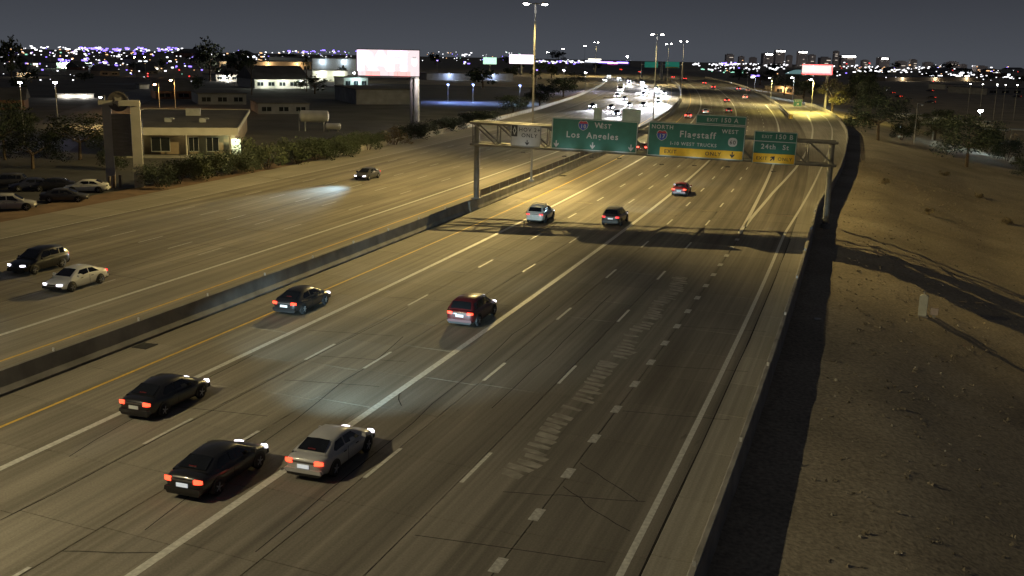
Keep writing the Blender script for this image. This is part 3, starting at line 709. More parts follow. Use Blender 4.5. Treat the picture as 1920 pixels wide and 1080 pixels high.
car('sedan', 'black car lowest in the picture beside the silver car', 32.4, -10.1, 'black', GW_, head=M_head, tail=M_tail, plate=M_plateglow, beam=B1)
car('sedan', 'silver car running on the wide white line beside the lowest black car', 35.3, -7.2, 'silver', GW_, head=M_head, tail=M_tail, plate=M_plateglow, beam=600, beamcol=(1, .85, .6))
car('suvr', 'white estate car with roof rails just past the gantry shadow', 92.6, -16.4, 'white', GW_, head=M_head, tail=M_tailb, beam=400)
car('suv', 'dark grey car right of the white estate car just past the gantry shadow', 94.0, -9.9, 'charcoal', GW_, head=M_head, tail=M_tailb, plate=M_plateglow, beam=2600)
car('sedan', 'small red lit car alone in the lane right under the Flagstaff sign', 116.5, -7.3, 'red', GW_, head=M_head, tail=M_tail, beam=1500)
car('suv', 'dark car farthest left in the eastbound lanes with one bright headlamp', 57.9, -41.0, 'black', GE_, True, head=M_head, beam=700)
car('sedan', 'white car beside the dark one at the left edge in the eastbound lanes', 54.8, -35.4, 'white', GE_, True, head=M_head, beam=700)
car('sedan', 'lone dark car throwing a pale beam along the empty eastbound lanes', 113.5, -43.0, 'charcoal', GE_, True, head=M_head, beam=5500, beamcol=(.5, .8, 1.), down=.026, far=True)
# westbound cars round the curve
for kind, lab, s, t, colr, hot in (
    ('sedan', 'small red car above the Flagstaff sign', 254, -19.3, 'red', True), ('sedan', 'white car above the exit tab of the Flagstaff sign', 274, -15.9, 'white', False),
    ('sedan', 'dark purple car right of the white car on the curve', 282, -10.2, 'maroon', False), ('sedan', 'red car on the wide white line halfway round the curve', 342, -9.9, 'red', True),
    ('suv', 'pale pink lit car in the outer lanes halfway round the curve', 370, -3.0, 'white', True), ('suv', 'dark car with two round lamps near the far right barrier', 452, -.6, 'black', True),
    ('sedan', 'white car beside the two lamp car near the far right barrier', 440, 2.2, 'white', False), ('sedan', 'right hand car of the red pair far round the curve', 470, -9.9, 'charcoal', True),
    ('sedan', 'upper car of the red pair far round the curve', 530, -10.2, 'red', True), ('suv', 'red lit car at the top of the curve under the far mast', 604, -13.8, 'red', True),
    ('sedan', 'second red lit car at the top of the curve under the far mast', 636, -17.2, 'red', True), ('sedan', 'farther red lit car beyond the curve below the green gantry', 775, -24, 'red', True),
    ('suv', 'farthest red lit car at the left end of the curve', 846, -30.5, 'red', True), ('sedan', 'red lit car showing in the gap between the two wide green signs', 165, -19.3, 'darkred', True)):
    car(kind, lab, s, t, colr, GW_, tail=M_tailfar if hot else M_tailb, beam=1000)
# oncoming cars round the curve
for kind, lab, s, t, colr, blue, bm in (
    ('suv', 'oncoming vehicle with cold blue headlamps left of the glare', 281, -45.2, 'black', True, 1600), ('sedan', 'oncoming car second from the blue lamps in the row above the signs', 281, -40.3, 'black', False, 1600),
    ('sedan', 'oncoming car third along the row above the signs', 295, -36.8, 'silver', False, 1600), ('suv', 'oncoming car at the right end of the row above the signs', 296, -33.0, 'black', False, 2500),
    ('sedan', 'oncoming car just above the right hand grey sign back', 254, -36, 'charcoal', True, 2500), ('suv', 'oncoming vehicle in the middle of the brightest white glare', 330, -30.6, 'white', False, 30000),
    ('sedan', 'oncoming car leading at the foot of the brightest glare', 312, -29.8, 'silver', False, 16000), ('sedan', 'oncoming car at the upper left of the brightest glare', 372, -37, 'black', True, 3000),
    ('suv', 'oncoming vehicle in the second white glare farther back', 412, -37.6, 'white', False, 14000), ('sedan', 'oncoming car right behind the brightest glare', 437, -33.5, 'black', False, 5000),
    ('sedan', 'oncoming car at the far end of the glare nearest the median', 517, -40, 'black', True, 4000), ('sedan', 'oncoming car left of the far end of the glare', 540, -46, 'black', True, 3000),
    ('suv', 'oncoming car on the outer eastbound lane beside the dark trees', 539, -58, 'black', True, 1500), ('sedan', 'oncoming car alone between the lamp row and the second glare', 334, -41, 'black', False, 3000), ('suv', 'oncoming car left behind the lamp row', 352, -44.6, 'charcoal', False, 2500),
    ('sedan', 'oncoming car hugging the median behind the brightest glare', 388, -30.2, 'black', False, 9000), ('sedan', 'oncoming car behind the second glare', 462, -39, 'silver', False, 4000), ('suv', 'oncoming car left behind the second glare', 485, -46, 'black', True, 3000), ('sedan', 'next to last oncoming car before the bend', 585, -50.5, 'black', True, 2000), ('sedan', 'farthest oncoming car at the bend beside the trees', 640, -54, 'black', True, 1500)):
    car(kind, lab, s, t, colr, GE_, True, head=M_headblue if blue else M_headfar, beam=bm * 1.8, beamcol=(.95, .95, 1.), down=.035, far=True)
# box van among the oncoming traffic
def box_van(label, s, t, group):
    v = thing('box_truck', label, 'truck', P(s, t), HD(s) + math.pi, group); v.scale = (.9,) * 3
    mb = MB(); mb.box((0, -1.2, 2.0), (2.4, 5.0, 2.6)); mb.build('cargo_box', PAINT['white'], v)
    mb = MB(); mb.prism([(1.35, .55), (3.3, .55), (3.35, 1.3), (2.75, 1.55), (2.3, 2.35), (1.35, 2.4)], -1.05, 1.05, axis='x'); mb.build('cab', PAINT['white'], v)
    mb = MB(); mb.face([(-.9, 2.78, 1.57), (.9, 2.78, 1.57), (.85, 2.36, 2.28), (-.85, 2.36, 2.28)]); mb.build('windscreen', M_glass, v)
    mb = MB(); mb.box((0, -.6, .6), (.9, 6.4, .2)); mb.build('chassis', M_dark, v)
    for sg in (-1, 1):
        for y in (2.3, -2.4):
            mb = MB(); mb.tube((sg * .75, y, .45), (sg * 1.08, y, .45), .45, n=14); mb.build('wheel', M_tyre, v)
        mb = MB(); mb.box((sg * .78, 3.34, .85), (.3, .06, .2)); mb.build('headlight', M_headfar, v)
    lamp('headlight_beam', 'SPOT', (0, 3.5, .85), 9000, (1, .93, .85), v, .1, 60, .7, (0, 1, -.03)); return v
box_van('pale box truck among the oncoming headlamps left of the glare', 404, -46.5, GE_)
def drop(protos):
    for p in protos:
        for k in list(KIDS.get(p.name, [])):
            for q in KIDS.get(k.name, []): bpy.data.objects.remove(q)
            bpy.data.objects.remove(k)
        bpy.data.objects.remove(p)

# ------------------------------------------------------------------ trees and shrubs
def leaves(mb, c, rad, n, size, squash=1.):
    for _ in range(n):
        d = rng.normal(size=3); d /= np.linalg.norm(d) + 1e-9; q = np.array(c) + d * rad * (rng.random() ** .45) * np.array([1, 1, squash])
        a = Vector(rng.normal(size=3)).normalized(); b = a.orthogonal().normalized(); sz = size * rng.uniform(.6, 1.3)
        p = Vector(q); mb.face([p - a * sz, p + b * sz * .55, p + a * sz, p - b * sz * .55])
def tree_proto(name, H, spread, kind, leafm, nl, size, dense=9):
    t = thing(name, '', 'tree')
    if kind == 'tree':
        mb = MB(); top = Vector((rng.uniform(-.2, .2), rng.uniform(-.2, .2), H * .42))
        mb.tube((0, 0, -.3), top * .6, H * .028, H * .022, 8); mb.tube(top * .6, top, H * .022, H * .017, 8); tips = []
        for k in range(6):
            a = k * 1.047 + rng.uniform(-.4, .4); e_ = top + Vector((math.cos(a) * spread * .32, math.sin(a) * spread * .32, H * rng.uniform(.14, .34)))
            mb.tube(top * rng.uniform(.75, 1), e_, H * .012, H * .004, 5); tips.append(e_)
        mb.build('trunk', M_bark, t)
        mb = MB(); cs = [tuple(q) for q in tips]
        for k in range(dense):
            a = rng.uniform(0, 6.28); r = spread * .5 * math.sqrt(rng.random()) * .8; cs.append((r * math.cos(a), r * math.sin(a), H * rng.uniform(.24, .88)))
        for c in cs: leaves(mb, c, spread * rng.uniform(.14, .24), nl, size, .75)
        mb.build('crown', leafm, t, fix=False)
    elif kind == 'bush':
        mb = MB()
        for k in range(5):
            a = k * 1.26; mb.tube((0, 0, -.2), (math.cos(a) * spread * .22, math.sin(a) * spread * .22, H * .6), .05, .015, 5)
        mb.build('stem', M_bark, t)
        mb = MB()
        for k in range(dense):
            a = rng.uniform(0, 6.28); r = spread * .42 * math.sqrt(rng.random()); leaves(mb, (r * math.cos(a), r * math.sin(a), H * rng.uniform(.22, .8)), spread * rng.uniform(.14, .25), nl, size, .9)
        mb.build('foliage', leafm, t, fix=False)
    elif kind == 'palm':
        mb = MB(); mb.tube((0, 0, -.3), (.1, 0, H * .9), .2, .13, 8); mb.build('trunk', M_bark, t)
        mb = MB()
        for k in range(26):
            a = k * 2.4; el_ = rng.uniform(-.7, 1.2); p = Vector((.1, 0, H * .9)); d = Vector((math.cos(a) * math.cos(el_), math.sin(a) * math.cos(el_), math.sin(el_))); sd = Vector((-math.sin(a), math.cos(a), 0))
            for j in range(4):
                q = p + d * spread * .13; d.z -= .28; mb.face([p - sd * .16, q - sd * .14, q + sd * .14, p + sd * .16]); p = q
        mb.build('crown', leafm, t, fix=False)
    return t
PT = dict(a=tree_proto('tree', 7, 7, 'tree', M_leaf, 150, .14, 18), b=tree_proto('tree', 7, 6, 'tree', M_leaf2, 150, .13, 16), c=tree_proto('tree', 8, 5.5, 'tree', M_leaf3, 80, .19, 14),
          f=tree_proto('tree', 7, 6.5, 'tree', M_leaf, 22, .42, 10), g=tree_proto('bush', 3.2, 4.2, 'bush', M_leaf2, 150, .10, 20), h=tree_proto('bush', 3.2, 4.4, 'bush', M_leaf, 150, .10, 20),
          d=tree_proto('bush', 2.2, 3.2, 'bush', M_dry, 60, .13, 12), p=tree_proto('palm_tree', 11, 5, 'palm', M_leaf2, 0, 0))
PH = dict(a=(7, 7), b=(7, 6), c=(8, 5.5), f=(7, 6.5), g=(3.2, 4.2), h=(3.2, 4.4), d=(2.2, 3.2), p=(11, 5))
def plant(k, label, px, py, ptop, wpx, cat='tree', group=None, zoff=-.1):
    p = ATG(px, py); m = PXM(p); H = max(.8, (py - ptop) / m); Wd = wpx / m
    c = copy_reg(PT[k]); c['label'] = label; c['category'] = cat
    if group: c['group'] = group
    c.location = (p.x, p.y, p.z + zoff); c.rotation_euler.z = rng.uniform(0, 6.28)
    c.scale = (Wd / PH[k][1], Wd / PH[k][1], H / PH[k][0] / .95); return c
GR_ = 'trees below the right hand embankment'
for a in (('a', 'big dark spreading tree at the foot of the slope right of the ramp', 1646, 263, 186, 112), ('c', 'pale yellow green tree lit beside the red billboard pole', 1560, 212, 147, 60),
          ('b', 'tall olive tree left of the red billboard pole', 1506, 184, 150, 56), ('a', 'dark tall tree right of the red billboard pole', 1606, 215, 142, 66),
          ('a', 'wide dark round tree under the bright cold lamp', 1812, 312, 226, 118), ('b', 'smaller green tree left behind the wide round tree', 1752, 262, 222, 60),
          ('h', 'dark shrub right of the wide round tree', 1888, 302, 262, 60), ('b', 'low tree at the right edge of the picture', 1925, 335, 296, 70),
          ('h', 'dark shrub just right of the big spreading tree', 1690, 262, 232, 52), ('b', 'green tree in front of the white trailers', 1722, 242, 212, 50),
          ('b', 'light green tree behind the wide round tree', 1850, 285, 240, 60), ('a', 'dark tree beyond the ramp sign', 1470, 178, 142, 60), ('a', 'dark tree behind the far right barrier', 1425, 160, 134, 62),
          ('b', 'small tree beyond the barrier at the top of the curve', 1385, 150, 128, 48), ('a', 'dark tree between the big tree and the lit pale tree', 1630, 222, 160, 60), ('g', 'small bush where the ramp wall bends', 1596, 238, 218, 30),
          ('h', 'far dark bush by the service road on the right', 1770, 232, 206, 40)):
    plant(a[0], a[1], *a[2:], cat='shrub' if a[0] in 'gh' else 'tree', group=GR_)
GL_ = 'bushes along the left verge'
for i, a in enumerate((('h', 'dark bush at the foot of the right pylon', 300, 352, 306, 86), ('g', 'olive bush left of the brightest roadside bush', 372, 338, 284, 88), ('h', 'dark bush below the lit doorway of the office', 432, 328, 286, 84), ('g', 'brightest green roadside bush before the tank', 500, 318, 260, 96),
          ('g', 'green roadside bush joined to the brightest one', 560, 308, 256, 88), ('h', 'dark verge bush below the small tank', 622, 296, 256, 84), ('h', 'dark verge bush left of the dry brush', 690, 283, 246, 74), ('d', 'dry pale brush clump beside the low barrier', 740, 273, 238, 62),
          ('h', 'dark verge bush right of the billboard post', 800, 256, 226, 62), ('h', 'dark verge bush beyond the billboard', 852, 243, 218, 60), ('h', 'dark bush between the two pylon side bushes', 335, 346, 298, 80), ('h', 'dark bush filling the gap under the office windows', 402, 332, 284, 80), ('h', 'dark bush left of the brightest roadside bush by the doorway', 466, 322, 278, 70), ('h', 'dark bush between the bright bushes and the small tank', 592, 302, 256, 76), ('h', 'dark bush between the two dark verge bushes by the tank', 655, 290, 252, 70), ('h', 'dark bush at the foot of the big billboard post', 770, 264, 232, 66), ('h', 'dark bush filling the verge right of the billboard post', 828, 249, 222, 60), ('h', 'dark bush in front of the blue lit lot', 880, 236, 210, 60), ('h', 'dark verge bush behind the gantry left post', 905, 230, 206, 58), ('a', 'dark small tree above the carpool sign', 962, 214, 180, 66),
          ('a', 'dark small tree beside the tall mast', 1012, 200, 160, 62), ('a', 'dark tree at the inside of the bend', 1056, 182, 148, 60), ('a', 'dark tree left of the cold blue headlamps', 1078, 166, 136, 50))):
    plant(a[0], a[1], *a[2:], cat='tree' if a[0] == 'a' else 'shrub', group=GL_)
for a in (('a', 'large dark tree left of the pylon sign', 150, 300, 220, 120), ('a', 'dark tree standing above the parked cars', 62, 318, 250, 120), ('a', 'dark tree at the left edge over the car park', 10, 300, 200, 100), ('b', 'brownish lit tree left of the blue street', 45, 255, 212, 66),
          ('h', 'dark shrub under the left pylon leg', 214, 318, 280, 60), ('f', 'tall dark tree rising over the skyline behind the office', 394, 152, 76, 54), ('f', 'dark tree beside the tall one behind the office', 446, 156, 98, 62), ('f', 'dark tree right of the strip of shops', 590, 176, 142, 60),
          ('f', 'dark tree at the top left corner against the sky', 22, 150, 78, 46), ('f', 'dark tree behind the digital billboard pole', 905, 165, 128, 60), ('p', 'palm tree beside the tan roofed shops', 472, 178, 112, 26), ('p', 'palm tree left of the warehouse', 575, 172, 110, 24)):
    plant(a[0], a[1], *a[2:], cat='shrub' if a[0] in 'gh' else 'tree', group='dark trees on the left side')
for i in range(34):
    px = rng.uniform(-40, 1120); py = rng.uniform(112, 168) if px < 700 else rng.uniform(110, 150)
    plant('f', 'dark bushy tree on the unlit plain left of the freeway', px, py + 4, py - rng.uniform(10, 22), rng.uniform(18, 40), group='trees scattered over the left plain')
for i in range(20):
    px = rng.uniform(1440, 1960); py = rng.uniform(130, 168)
    if 1660 < px < 1900: py = rng.uniform(128, 150)
    plant('f', 'dark bushy tree on the unlit plain right of the freeway', px, py + 4, py - rng.uniform(6, 15), rng.uniform(14, 34), group='trees scattered over the right plain')
for i, (px, py) in enumerate(((1742, 402), (1660, 345), (1835, 372), (1888, 420), (1770, 330))):
    plant('d', 'small dry shrub dotted on the brown slope', px, py, py - rng.uniform(5, 9) * (py / 420) ** .8, rng.uniform(14, 26) * (py / 420) ** .8, cat='shrub', group='small dry shrubs dotted over the slope', zoff=-.05)
# dry weeds over the slope: uncountable
mb = MB()
sw = []
while len(sw) < 4200:
    s, t = rng.uniform(22, 170), rng.uniform(9.5, 44); p = P(s, t)
    if t - tb(s) < 2.6 or rng.random() < (t - 9) / 60: continue
    sw.append((p.x, p.y))
zz = ground_z(np.array([q[0] for q in sw]), np.array([q[1] for q in sw]))
for (x, y), z in zip(sw, zz):
    h = rng.uniform(.03, .08) * (1.8 if rng.random() < .08 else 1)
    for k in range(3):
        a = rng.uniform(0, 6.28); w = rng.uniform(.04, .10); ox, oy = rng.uniform(-.1, .1, 2); lx, ly = rng.uniform(-.1, .1, 2)
        mb.face([(x + ox - w * math.cos(a), y + oy - w * math.sin(a), z - .03), (x + ox + w * math.cos(a), y + oy + w * math.sin(a), z - .03), (x + ox + lx, y + oy + ly, z + h)])
M_weed = mat('dry weeds', (.22, .185, .13), .9, var=.4, scale=.35)
tag(mb.build('dry_weeds', M_weed, fix=False), 'dry weeds and clods over the brown slope', None, kind='stuff')
mb = MB()
for i in range(420):
    s, t = rng.uniform(24, 120), rng.uniform(9.6, 40); p = P(s, t); z = float(ground_z(p.x, p.y)[0]); r = rng.uniform(.02, .07) * (1.6 if rng.random() < .06 else 1)
    mb.box((p.x, p.y, z + r * .4), (r * 2, r * 1.6, r * 1.4), rng.uniform(0, 3), taper=.6)
tag(mb.build('loose_stones', mat('loose stone', (.3, .27, .22), .9, var=.4)), 'loose stones lying on the brown slope', None, kind='stuff')

# ------------------------------------------------------------------ roadside things on the right
b = ATG(1729, 592); m = PXM(b); t = thing('utility_cabinet', 'tall pale round topped cabinet standing alone on the brown slope', 'cabinet', b, -.45)
w_, d_, h_ = .52, .42, 1.4
mb = MB(); mb.loft([[(x, -d_ / 2 + j * d_, z) for x, z in rrect(-w_ / 2, w_ / 2, -.2, h_, .16)] for j in (0, 1)]); mb.build('housing', M_wallg if False else mat('pale green paint', (.5, .51, .44), .6, var=.12), t)
mb = MB(); mb.box((0, -d_ / 2 - .008, h_ * .5), (w_ * .78, .015, h_ * .72)); mb.build('door', mat('pale green paint', (.36, .37, .31)), t)
mb = MB(); mb.box((w_ * .28, -d_ / 2 - .03, h_ * .55), (.03, .03, .12)); mb.build('latch', M_steel, t)
mb = MB(); mb.tube((0, 0, h_ - .02), (0, 0, h_ + .14), .02, n=6); mb.tube((0, 0, h_ + .14), (0, 0, h_ + .22), .06, n=8); mb.build('vent', M_steel, t)
mb = MB(); mb.box((0, 0, -.02), (.75, .65, .14)); mb.build('plinth', M_barrier, t)
b2 = ATG(1751, 594); t = thing('meter_box', 'small pinkish box on a stub post beside the tall cabinet', 'utility box', b2, -.45)
mb = MB(); mb.box((0, 0, .38), (.45, .3, .46)); mb.build('housing', mat('pinkish beige paint', (.5, .41, .37), .6, var=.12), t)
mb = MB(); mb.box((0, 0, .63), (.5, .36, .05)); mb.build('lid', M_wallt, t)
mb = MB(); mb.box((0, 0, .02), (.2, .2, .35)); mb.build('stand', M_barrier, t)
for px, py, L in ((1802, 566, .75), (1836, 568, .6)):
    q = ATG(px, py); mb = MB(); mb.box((0, 0, .03), (L, .16, .09)); o = mb.build('pale_board', M_wallt, loc=q, rz=.05)
    tag(o, 'pale board lying on the slope ' + ('nearer' if px < 1820 else 'farther from') + ' the tall cabinet', 'board', 'boards lying on the slope')
q = ATG(1531, 600); mb = MB(); mb.box((0, 0, .06), (.3, .2, .1)); mb.box((.2, .1, .05), (.16, .12, .08), .5); tag(mb.build('litter_bag', M_white, loc=q), 'scrap of white litter in the shade beside the near barrier', 'litter')
# exit sign on the ramp and crash cushion at its nose
p = AT(1495, 204, 0); t = thing('exit_sign', 'small green exit sign on two posts at the nose of the ramp', 'road sign', p, -.28); m = PXM(p)
w_, h0, h1 = 15 / m, 4 / m, 17 / m
poly(rrect(-w_ / 2, w_ / 2, h0, h1, .1), M_green, t, 'panel', 0, -.06); border(-w_ / 2 + .03, w_ / 2 - .03, h0 + .03, h1 - .03, M_white_sheet, t, .08)
text('EXIT', 0, h1 - .75, .5, M_white_sheet, t, bold=.02); arrow(0, h0 + .65, .9, M_white_sheet, t, -45)
for x in (-.7, .7): mb = MB(); mb.tube((x, .12, -.2), (x, .12, h1), .06, n=6); mb.build('post', M_steel, t)
p = P(266, 4.3); t = thing('crash_cushion', 'yellow and black crash cushion at the end of the far barrier', 'crash cushion', p, HD(266))
mb = MB(); mb.loft([[(x, -2.2 + j, z) for x, z in rrect(-.45, .45, 0, .95, .15)] for j in (0, 2.2)]); mb.build('nose', mat('yellow plastic', (.6, .42, .03), .5), t)
for k in range(3): mb = MB(); mb.box((0, .5 + k * .8, .48), (.8, .7, .9)); mb.build('bay', M_steel, t)
mb = MB()
for k in (-.25, .25): mb.box((k, -2.21, .5), (.14, .03, .8), m=0)
mb.build('stripe', M_black_sheet, t)
# ramp lamps and poles on the right
def pole_lamp(name, label, px, py, D, gz, power, col, gm_, group=None, arm=0., lens=.28, spot=True, cat='street lamp'):
    p = ATD(px, py, D); H = p.z - gz; t = thing(name, label, cat, (p.x, p.y, gz), 0, group)
    mb = MB(); mb.tube((arm, 0, 0), (arm, 0, H + (.3 if arm else .05)), .09, .06, 8)
    if arm: mb.tube((arm, 0, H + .3), (0, 0, H + .18), .05, n=6)
    mb.build('pole', M_post, t)
    mb = MB(); mb.box((0, 0, H + .1), (lens * 2.2, lens * 1.4, .14), taper=.7); h = mb.build('lamp_head', M_steel, t)
    mb = MB(); mb.loft([[(lens * q * math.cos(a), lens * .7 * q * math.sin(a), H + .03 - d) for a in np.linspace(0, 2 * math.pi, 10, endpoint=False)] for q, d in ((1, 0), (.85, lens * .5), (.3, lens * .75))]); mb.build('lens', gm_, h)
    if power: lamp('lamp_light', 'SPOT', (0, 0, H - .4), power, col, t, .15, 165, .4, (0, 0, -1))
    return t
G_w = glow('cold lamp glow', (.82, .80, 1.), 90); G_b = glow('blue lamp glow', (.25, .35, 1.), 16); G_a = glow('amber lamp glow', (1., .55, .25), 60); G_t = glow('teal lamp glow', (.62, .9, 1.), 160); G_ws = glow('small white glow', (.95, .95, .9), 22); G_v = glow('violet glow', (.35, .22, 1.), 4)
pole_lamp('street_lamp', 'purple lit lamp on a pole over the yellow lit exit ramp', 1520, 149, 292, 0, 16000, (1, .8, .2), G_w, arm=.8)
pole_lamp('street_lamp', 'cold lamp on a pole left of the ramp sign', 1443, 146, 330, -2, 9000, (1, .82, .3), G_w, arm=.8)
pole_lamp('street_lamp', 'unlit slim pole at the outer wall of the curve', 1399, 137, 420, 0, 0, None, M_headoff, arm=.8)
pole_lamp('area_lamp', 'brightest cold blue lamp over the lot right of the freeway', 1839, 207, 240, -6.6, 900, (.6, .85, 1.), G_t, lens=.5)
pole_lamp('street_lamp', 'white curved arm street lamp above the white trailers', 1729, 197, 226, -6.6, 0, None, M_headoff, arm=-.9)
for i, (px, py, D, gz, w, c, g_, arm, lab) in enumerate((
    (37, 154, 172, -.16, 60, (.85, .85, 1), G_w, 0, 'bright star like lamp nearest the left edge'), (103, 154, 172, -.16, 60, (.85, .85, 1), G_w, 0, 'bright star like lamp second from the left edge'),
    (840, 158, 300, -.16, 8000, (.25, .4, 1), G_b, 0, 'left of the two bright blue lamps right of the big billboard'), (887, 158, 300, -.16, 8000, (.25, .4, 1), G_b, 0, 'right of the two bright blue lamps right of the big billboard'),
    (975, 160, 300, -.16, 8000, (.4, .6, 1), G_b, 0, 'bluish lamp left of the tall mast pole'), (1057, 131, 380, -.16, 4000, (.6, .6, 1), G_w, 0, 'violet lamp right of the tall mast pole'),
    (1098, 136, 400, -.16, 4000, (.6, .6, 1), G_w, 0, 'violet lamp above the inside of the bend'), (1007, 131, 380, -.16, 0, None, G_v, 0, 'small violet lamp right at the tall mast pole'),
    (664, 136, 420, -.16, 5000, (.8, .8, 1), G_w, 0, 'violet lamp under the left end of the big billboard'), (820, 113, 520, -.16, 0, None, G_v, 0, 'violet lamp just right of the big billboard'),
    (60, 98, 560, -.16, 0, None, G_v, 0, 'left of the two violet lamps below the left skyline'), (94, 98, 560, -.16, 0, None, G_v, 0, 'right of the two violet lamps below the left skyline'),
    (320, 150, 250, -.16, 4500, (1, .5, .15), G_a, .8, 'amber street lamp over the orange lit street behind the pylon'), (290, 158, 235, -.16, 4000, (1, .55, .15), G_a, .8, 'second amber street lamp over the orange lit street'),
    (188, 182, 205, -.16, 2500, (1, .65, .2), G_ws, .8, 'yellow street lamp left behind the pylon'),
    (252, 107, 480, -.16, 0, None, G_a, 0, 'left of the pair of orange lamps in the left distance'), (271, 107, 480, -.16, 0, None, G_a, 0, 'right of the pair of orange lamps in the left distance'),
    (1413, 141, 480, -4, 3000, (.6, .7, 1), G_v, .8, 'violet street lamp behind the far right barrier'), (1485, 145, 400, -5, 3000, (.6, .8, 1), G_w, .8, 'bluish street lamp left of the red billboard'))):
    pole_lamp('area_lamp' if not arm else 'street_lamp', lab, px, py, D, gz, w, c, g_, arm=arm, lens=.3 if D < 400 else .42)

# ------------------------------------------------------------------ billboards
def billboard(label, px0, px1, py0, py1, D, gz, face, lettering=None, side=0., group='lit billboards', twin=False, text_m=None, rot=0.):
    a = ATD(px0, (py0 + py1) / 2, D); b_ = ATD(px1, (py0 + py1) / 2, D); c = (a + b_) / 2; w = (b_ - a).length; h = (py1 - py0) / CF * c.to_2d().length
    yaw = math.atan2(b_.y - a.y, b_.x - a.x) + rot
    t = thing('billboard', label, 'billboard', (c.x, c.y, gz), yaw, group); zc = c.z - gz; w = w / math.cos(rot)
    mb = MB(); mb.box((0, 0, zc), (w, .1, h)); mb.build('face', face, t)
    mb = MB(); mb.box((0, .5, zc), (w + .3, .88, h + .3)); mb.build('cabinet', M_darksteel, t)
    x = side * w
    mb = MB(); mb.tube((x, .5, -.5), (x, .5, zc - h / 2 - .1), .5 if w > 11 else .35, n=14); mb.build('pole', M_post, t)
    if twin: mb = MB(); mb.tube((x - 1.0, .7, -.5), (x - 1.0, .7, zc - h / 2 - .1), .3, n=12); mb.build('pole', M_darksteel, t)
    mb = MB(); mb.box((0, -.7, zc - h / 2 - .25), (w, .7, .06))
    for k in range(7): xx = -w / 2 + w * (k + .5) / 7; mb.tube((xx, -1.0, zc - h / 2 - .22), (xx, -1.0, zc - h / 2 + .7), .02, n=4)
    mb.build('catwalk', M_steel, t)
    return t, w, h, zc
G_face = glow('lit white poster', (1., .80, .82), .70, True); G_red = glow('lit red poster', (1., .16, .14), 1.0, True); G_let = glow('lit letters', (1., .97, .96), 1.9)
G_red2 = glow('lit pale red poster', (1., .35, .33), 1.25, True); G_pur = glow('lit lilac poster', (1., .82, .98), 1.6, True); G_grn = glow('lit pale green poster', (.55, 1., .75), .8, True)
t, w, h, zc = billboard('large bright white billboard with cut out letters RAFI over red', 671, 786, 95, 141, 200, -.16, G_face, side=.46, twin=True)
x0 = -w / 2
for k, (x, ww) in enumerate(((-.37, .2), (-.13, .22), (.09, .2), (.24, .09))):
    text('RAFI'[k], x * w, zc - h * .26, h * .70, G_let, t, y=-.09, bold=.05, sx_=1.25)
G_edge = glow('lit violet edge print', (.95, .72, .95), .9)
for k, x in enumerate((-.37, -.13, .09, .24)):
    o = text('RAFI'[k], x * w + .07, zc - h * .26 - .03, h * .74, G_edge, t, y=-.065, bold=.07, sx_=1.25, name='letter_shadow')
for xa, xb in ((-.38, -.14), (.08, .36)):
    mb = MB(); mb.box(((xa + xb) / 2 * w, -.075, zc - h / 2 + .42), ((xb - xa) * w, .03, .84)); mb.build('red_panel', G_red2, t)
mb = MB(); mb.loft([[(.42 * w + .5 * q * math.cos(a), -.07 - d, zc + .35 + .9 * q * math.sin(a)) for a in np.linspace(0, 2 * math.pi, 14, endpoint=False)] for q, d in ((1, 0), (1, .03))]); mb.build('portrait', glow('lit skin print', (1., .88, .84), 1.0), t)
mb = MB(); mb.box((.42 * w, -.085, zc + 1.05), (.7, .04, .35)); mb.build('portrait_hair', glow('lit grey print', (.7, .62, .62), .6), t)
lamp('billboard_light', 'SPOT', (w * .46, -2.5, zc - h / 2 - .5), 900, (1, .9, .9), t, .3, 120, .5, (0, .8, -1))
billboard('small overexposed lilac billboard left of the tall mast', 955, 1001, 103, 119, 620, -.16, G_pur)
t, w, h, zc = billboard('white billboard with a red glowing border on the right', 1504, 1561, 122, 139, 306, -5.5, G_face, side=.36)
mb = MB()
for c, d in (((0, -.06, zc + h / 2 - .12), (w, .05, .24)), ((0, -.06, zc - h / 2 + .2), (w, .05, .4)), ((w / 2 - .2, -.06, zc), (.4, .05, h - .7))): mb.box(c, d)
mb.build('red_border', glow('lit red border', (1., .08, .10), 2.2), t)
billboard('small pale green lit billboard between the two white ones', 906, 931, 108, 120, 700, -.16, G_grn)
drop(PT.values())

# ------------------------------------------------------------------ office building and pylon sign beside the eastbound lanes
A = AT(192, 292, -.1); B = AT(446, 292, -.1); d = (B - A); yaw = math.atan2(d.y, d.x); BW = d.length; BD = 44.; BH = 3.15
t = thing('office_building', 'long low flat roofed office with pale fascia behind the pylon sign', 'building', A, yaw)
mb = MB(); mb.box((BW / 2, BD / 2 + 1.2, BH / 2), (BW - .8, BD - 2.4, BH)); mb.build('wall', M_wallt, t)
mb = MB(); mb.box((BW / 2, BD / 2, BH + .22), (BW, BD, .4)); rf = mb.build('roof', M_roof, t)
mb = MB(); mb.box((BW / 2, -.08, BH + .12), (BW + .3, .16, 1.0)); mb.box((BW / 2, BD + .08, BH + .25), (BW + .3, .16, .6)); mb.box((-.08, BD / 2, BH + .25), (.16, BD, .6)); mb.box((BW + .08, BD / 2, BH + .25), (.16, BD, .6))
mb.build('fascia', M_wallw, t)
mb = MB(); mb.box((BW / 2, -.9, -.02), (BW, 3.4, .12)); mb.build('walkway', M_barrier, t)
for x in (7.2, 12.1): mb = MB(); mb.box((x, 13, BH + .75), (.9, .8, .6)); mb.tube((x + .4, 12.6, BH + 1), (x + .9, 12.4, BH + 1), .15, n=6); mb.build('roof_vent', M_alu, rf)
mb = MB(); mb.box((9.5, 28, BH + 1.0), (2.2, 1.6, 1.1)); mb.build('air_conditioner', M_alu, rf)
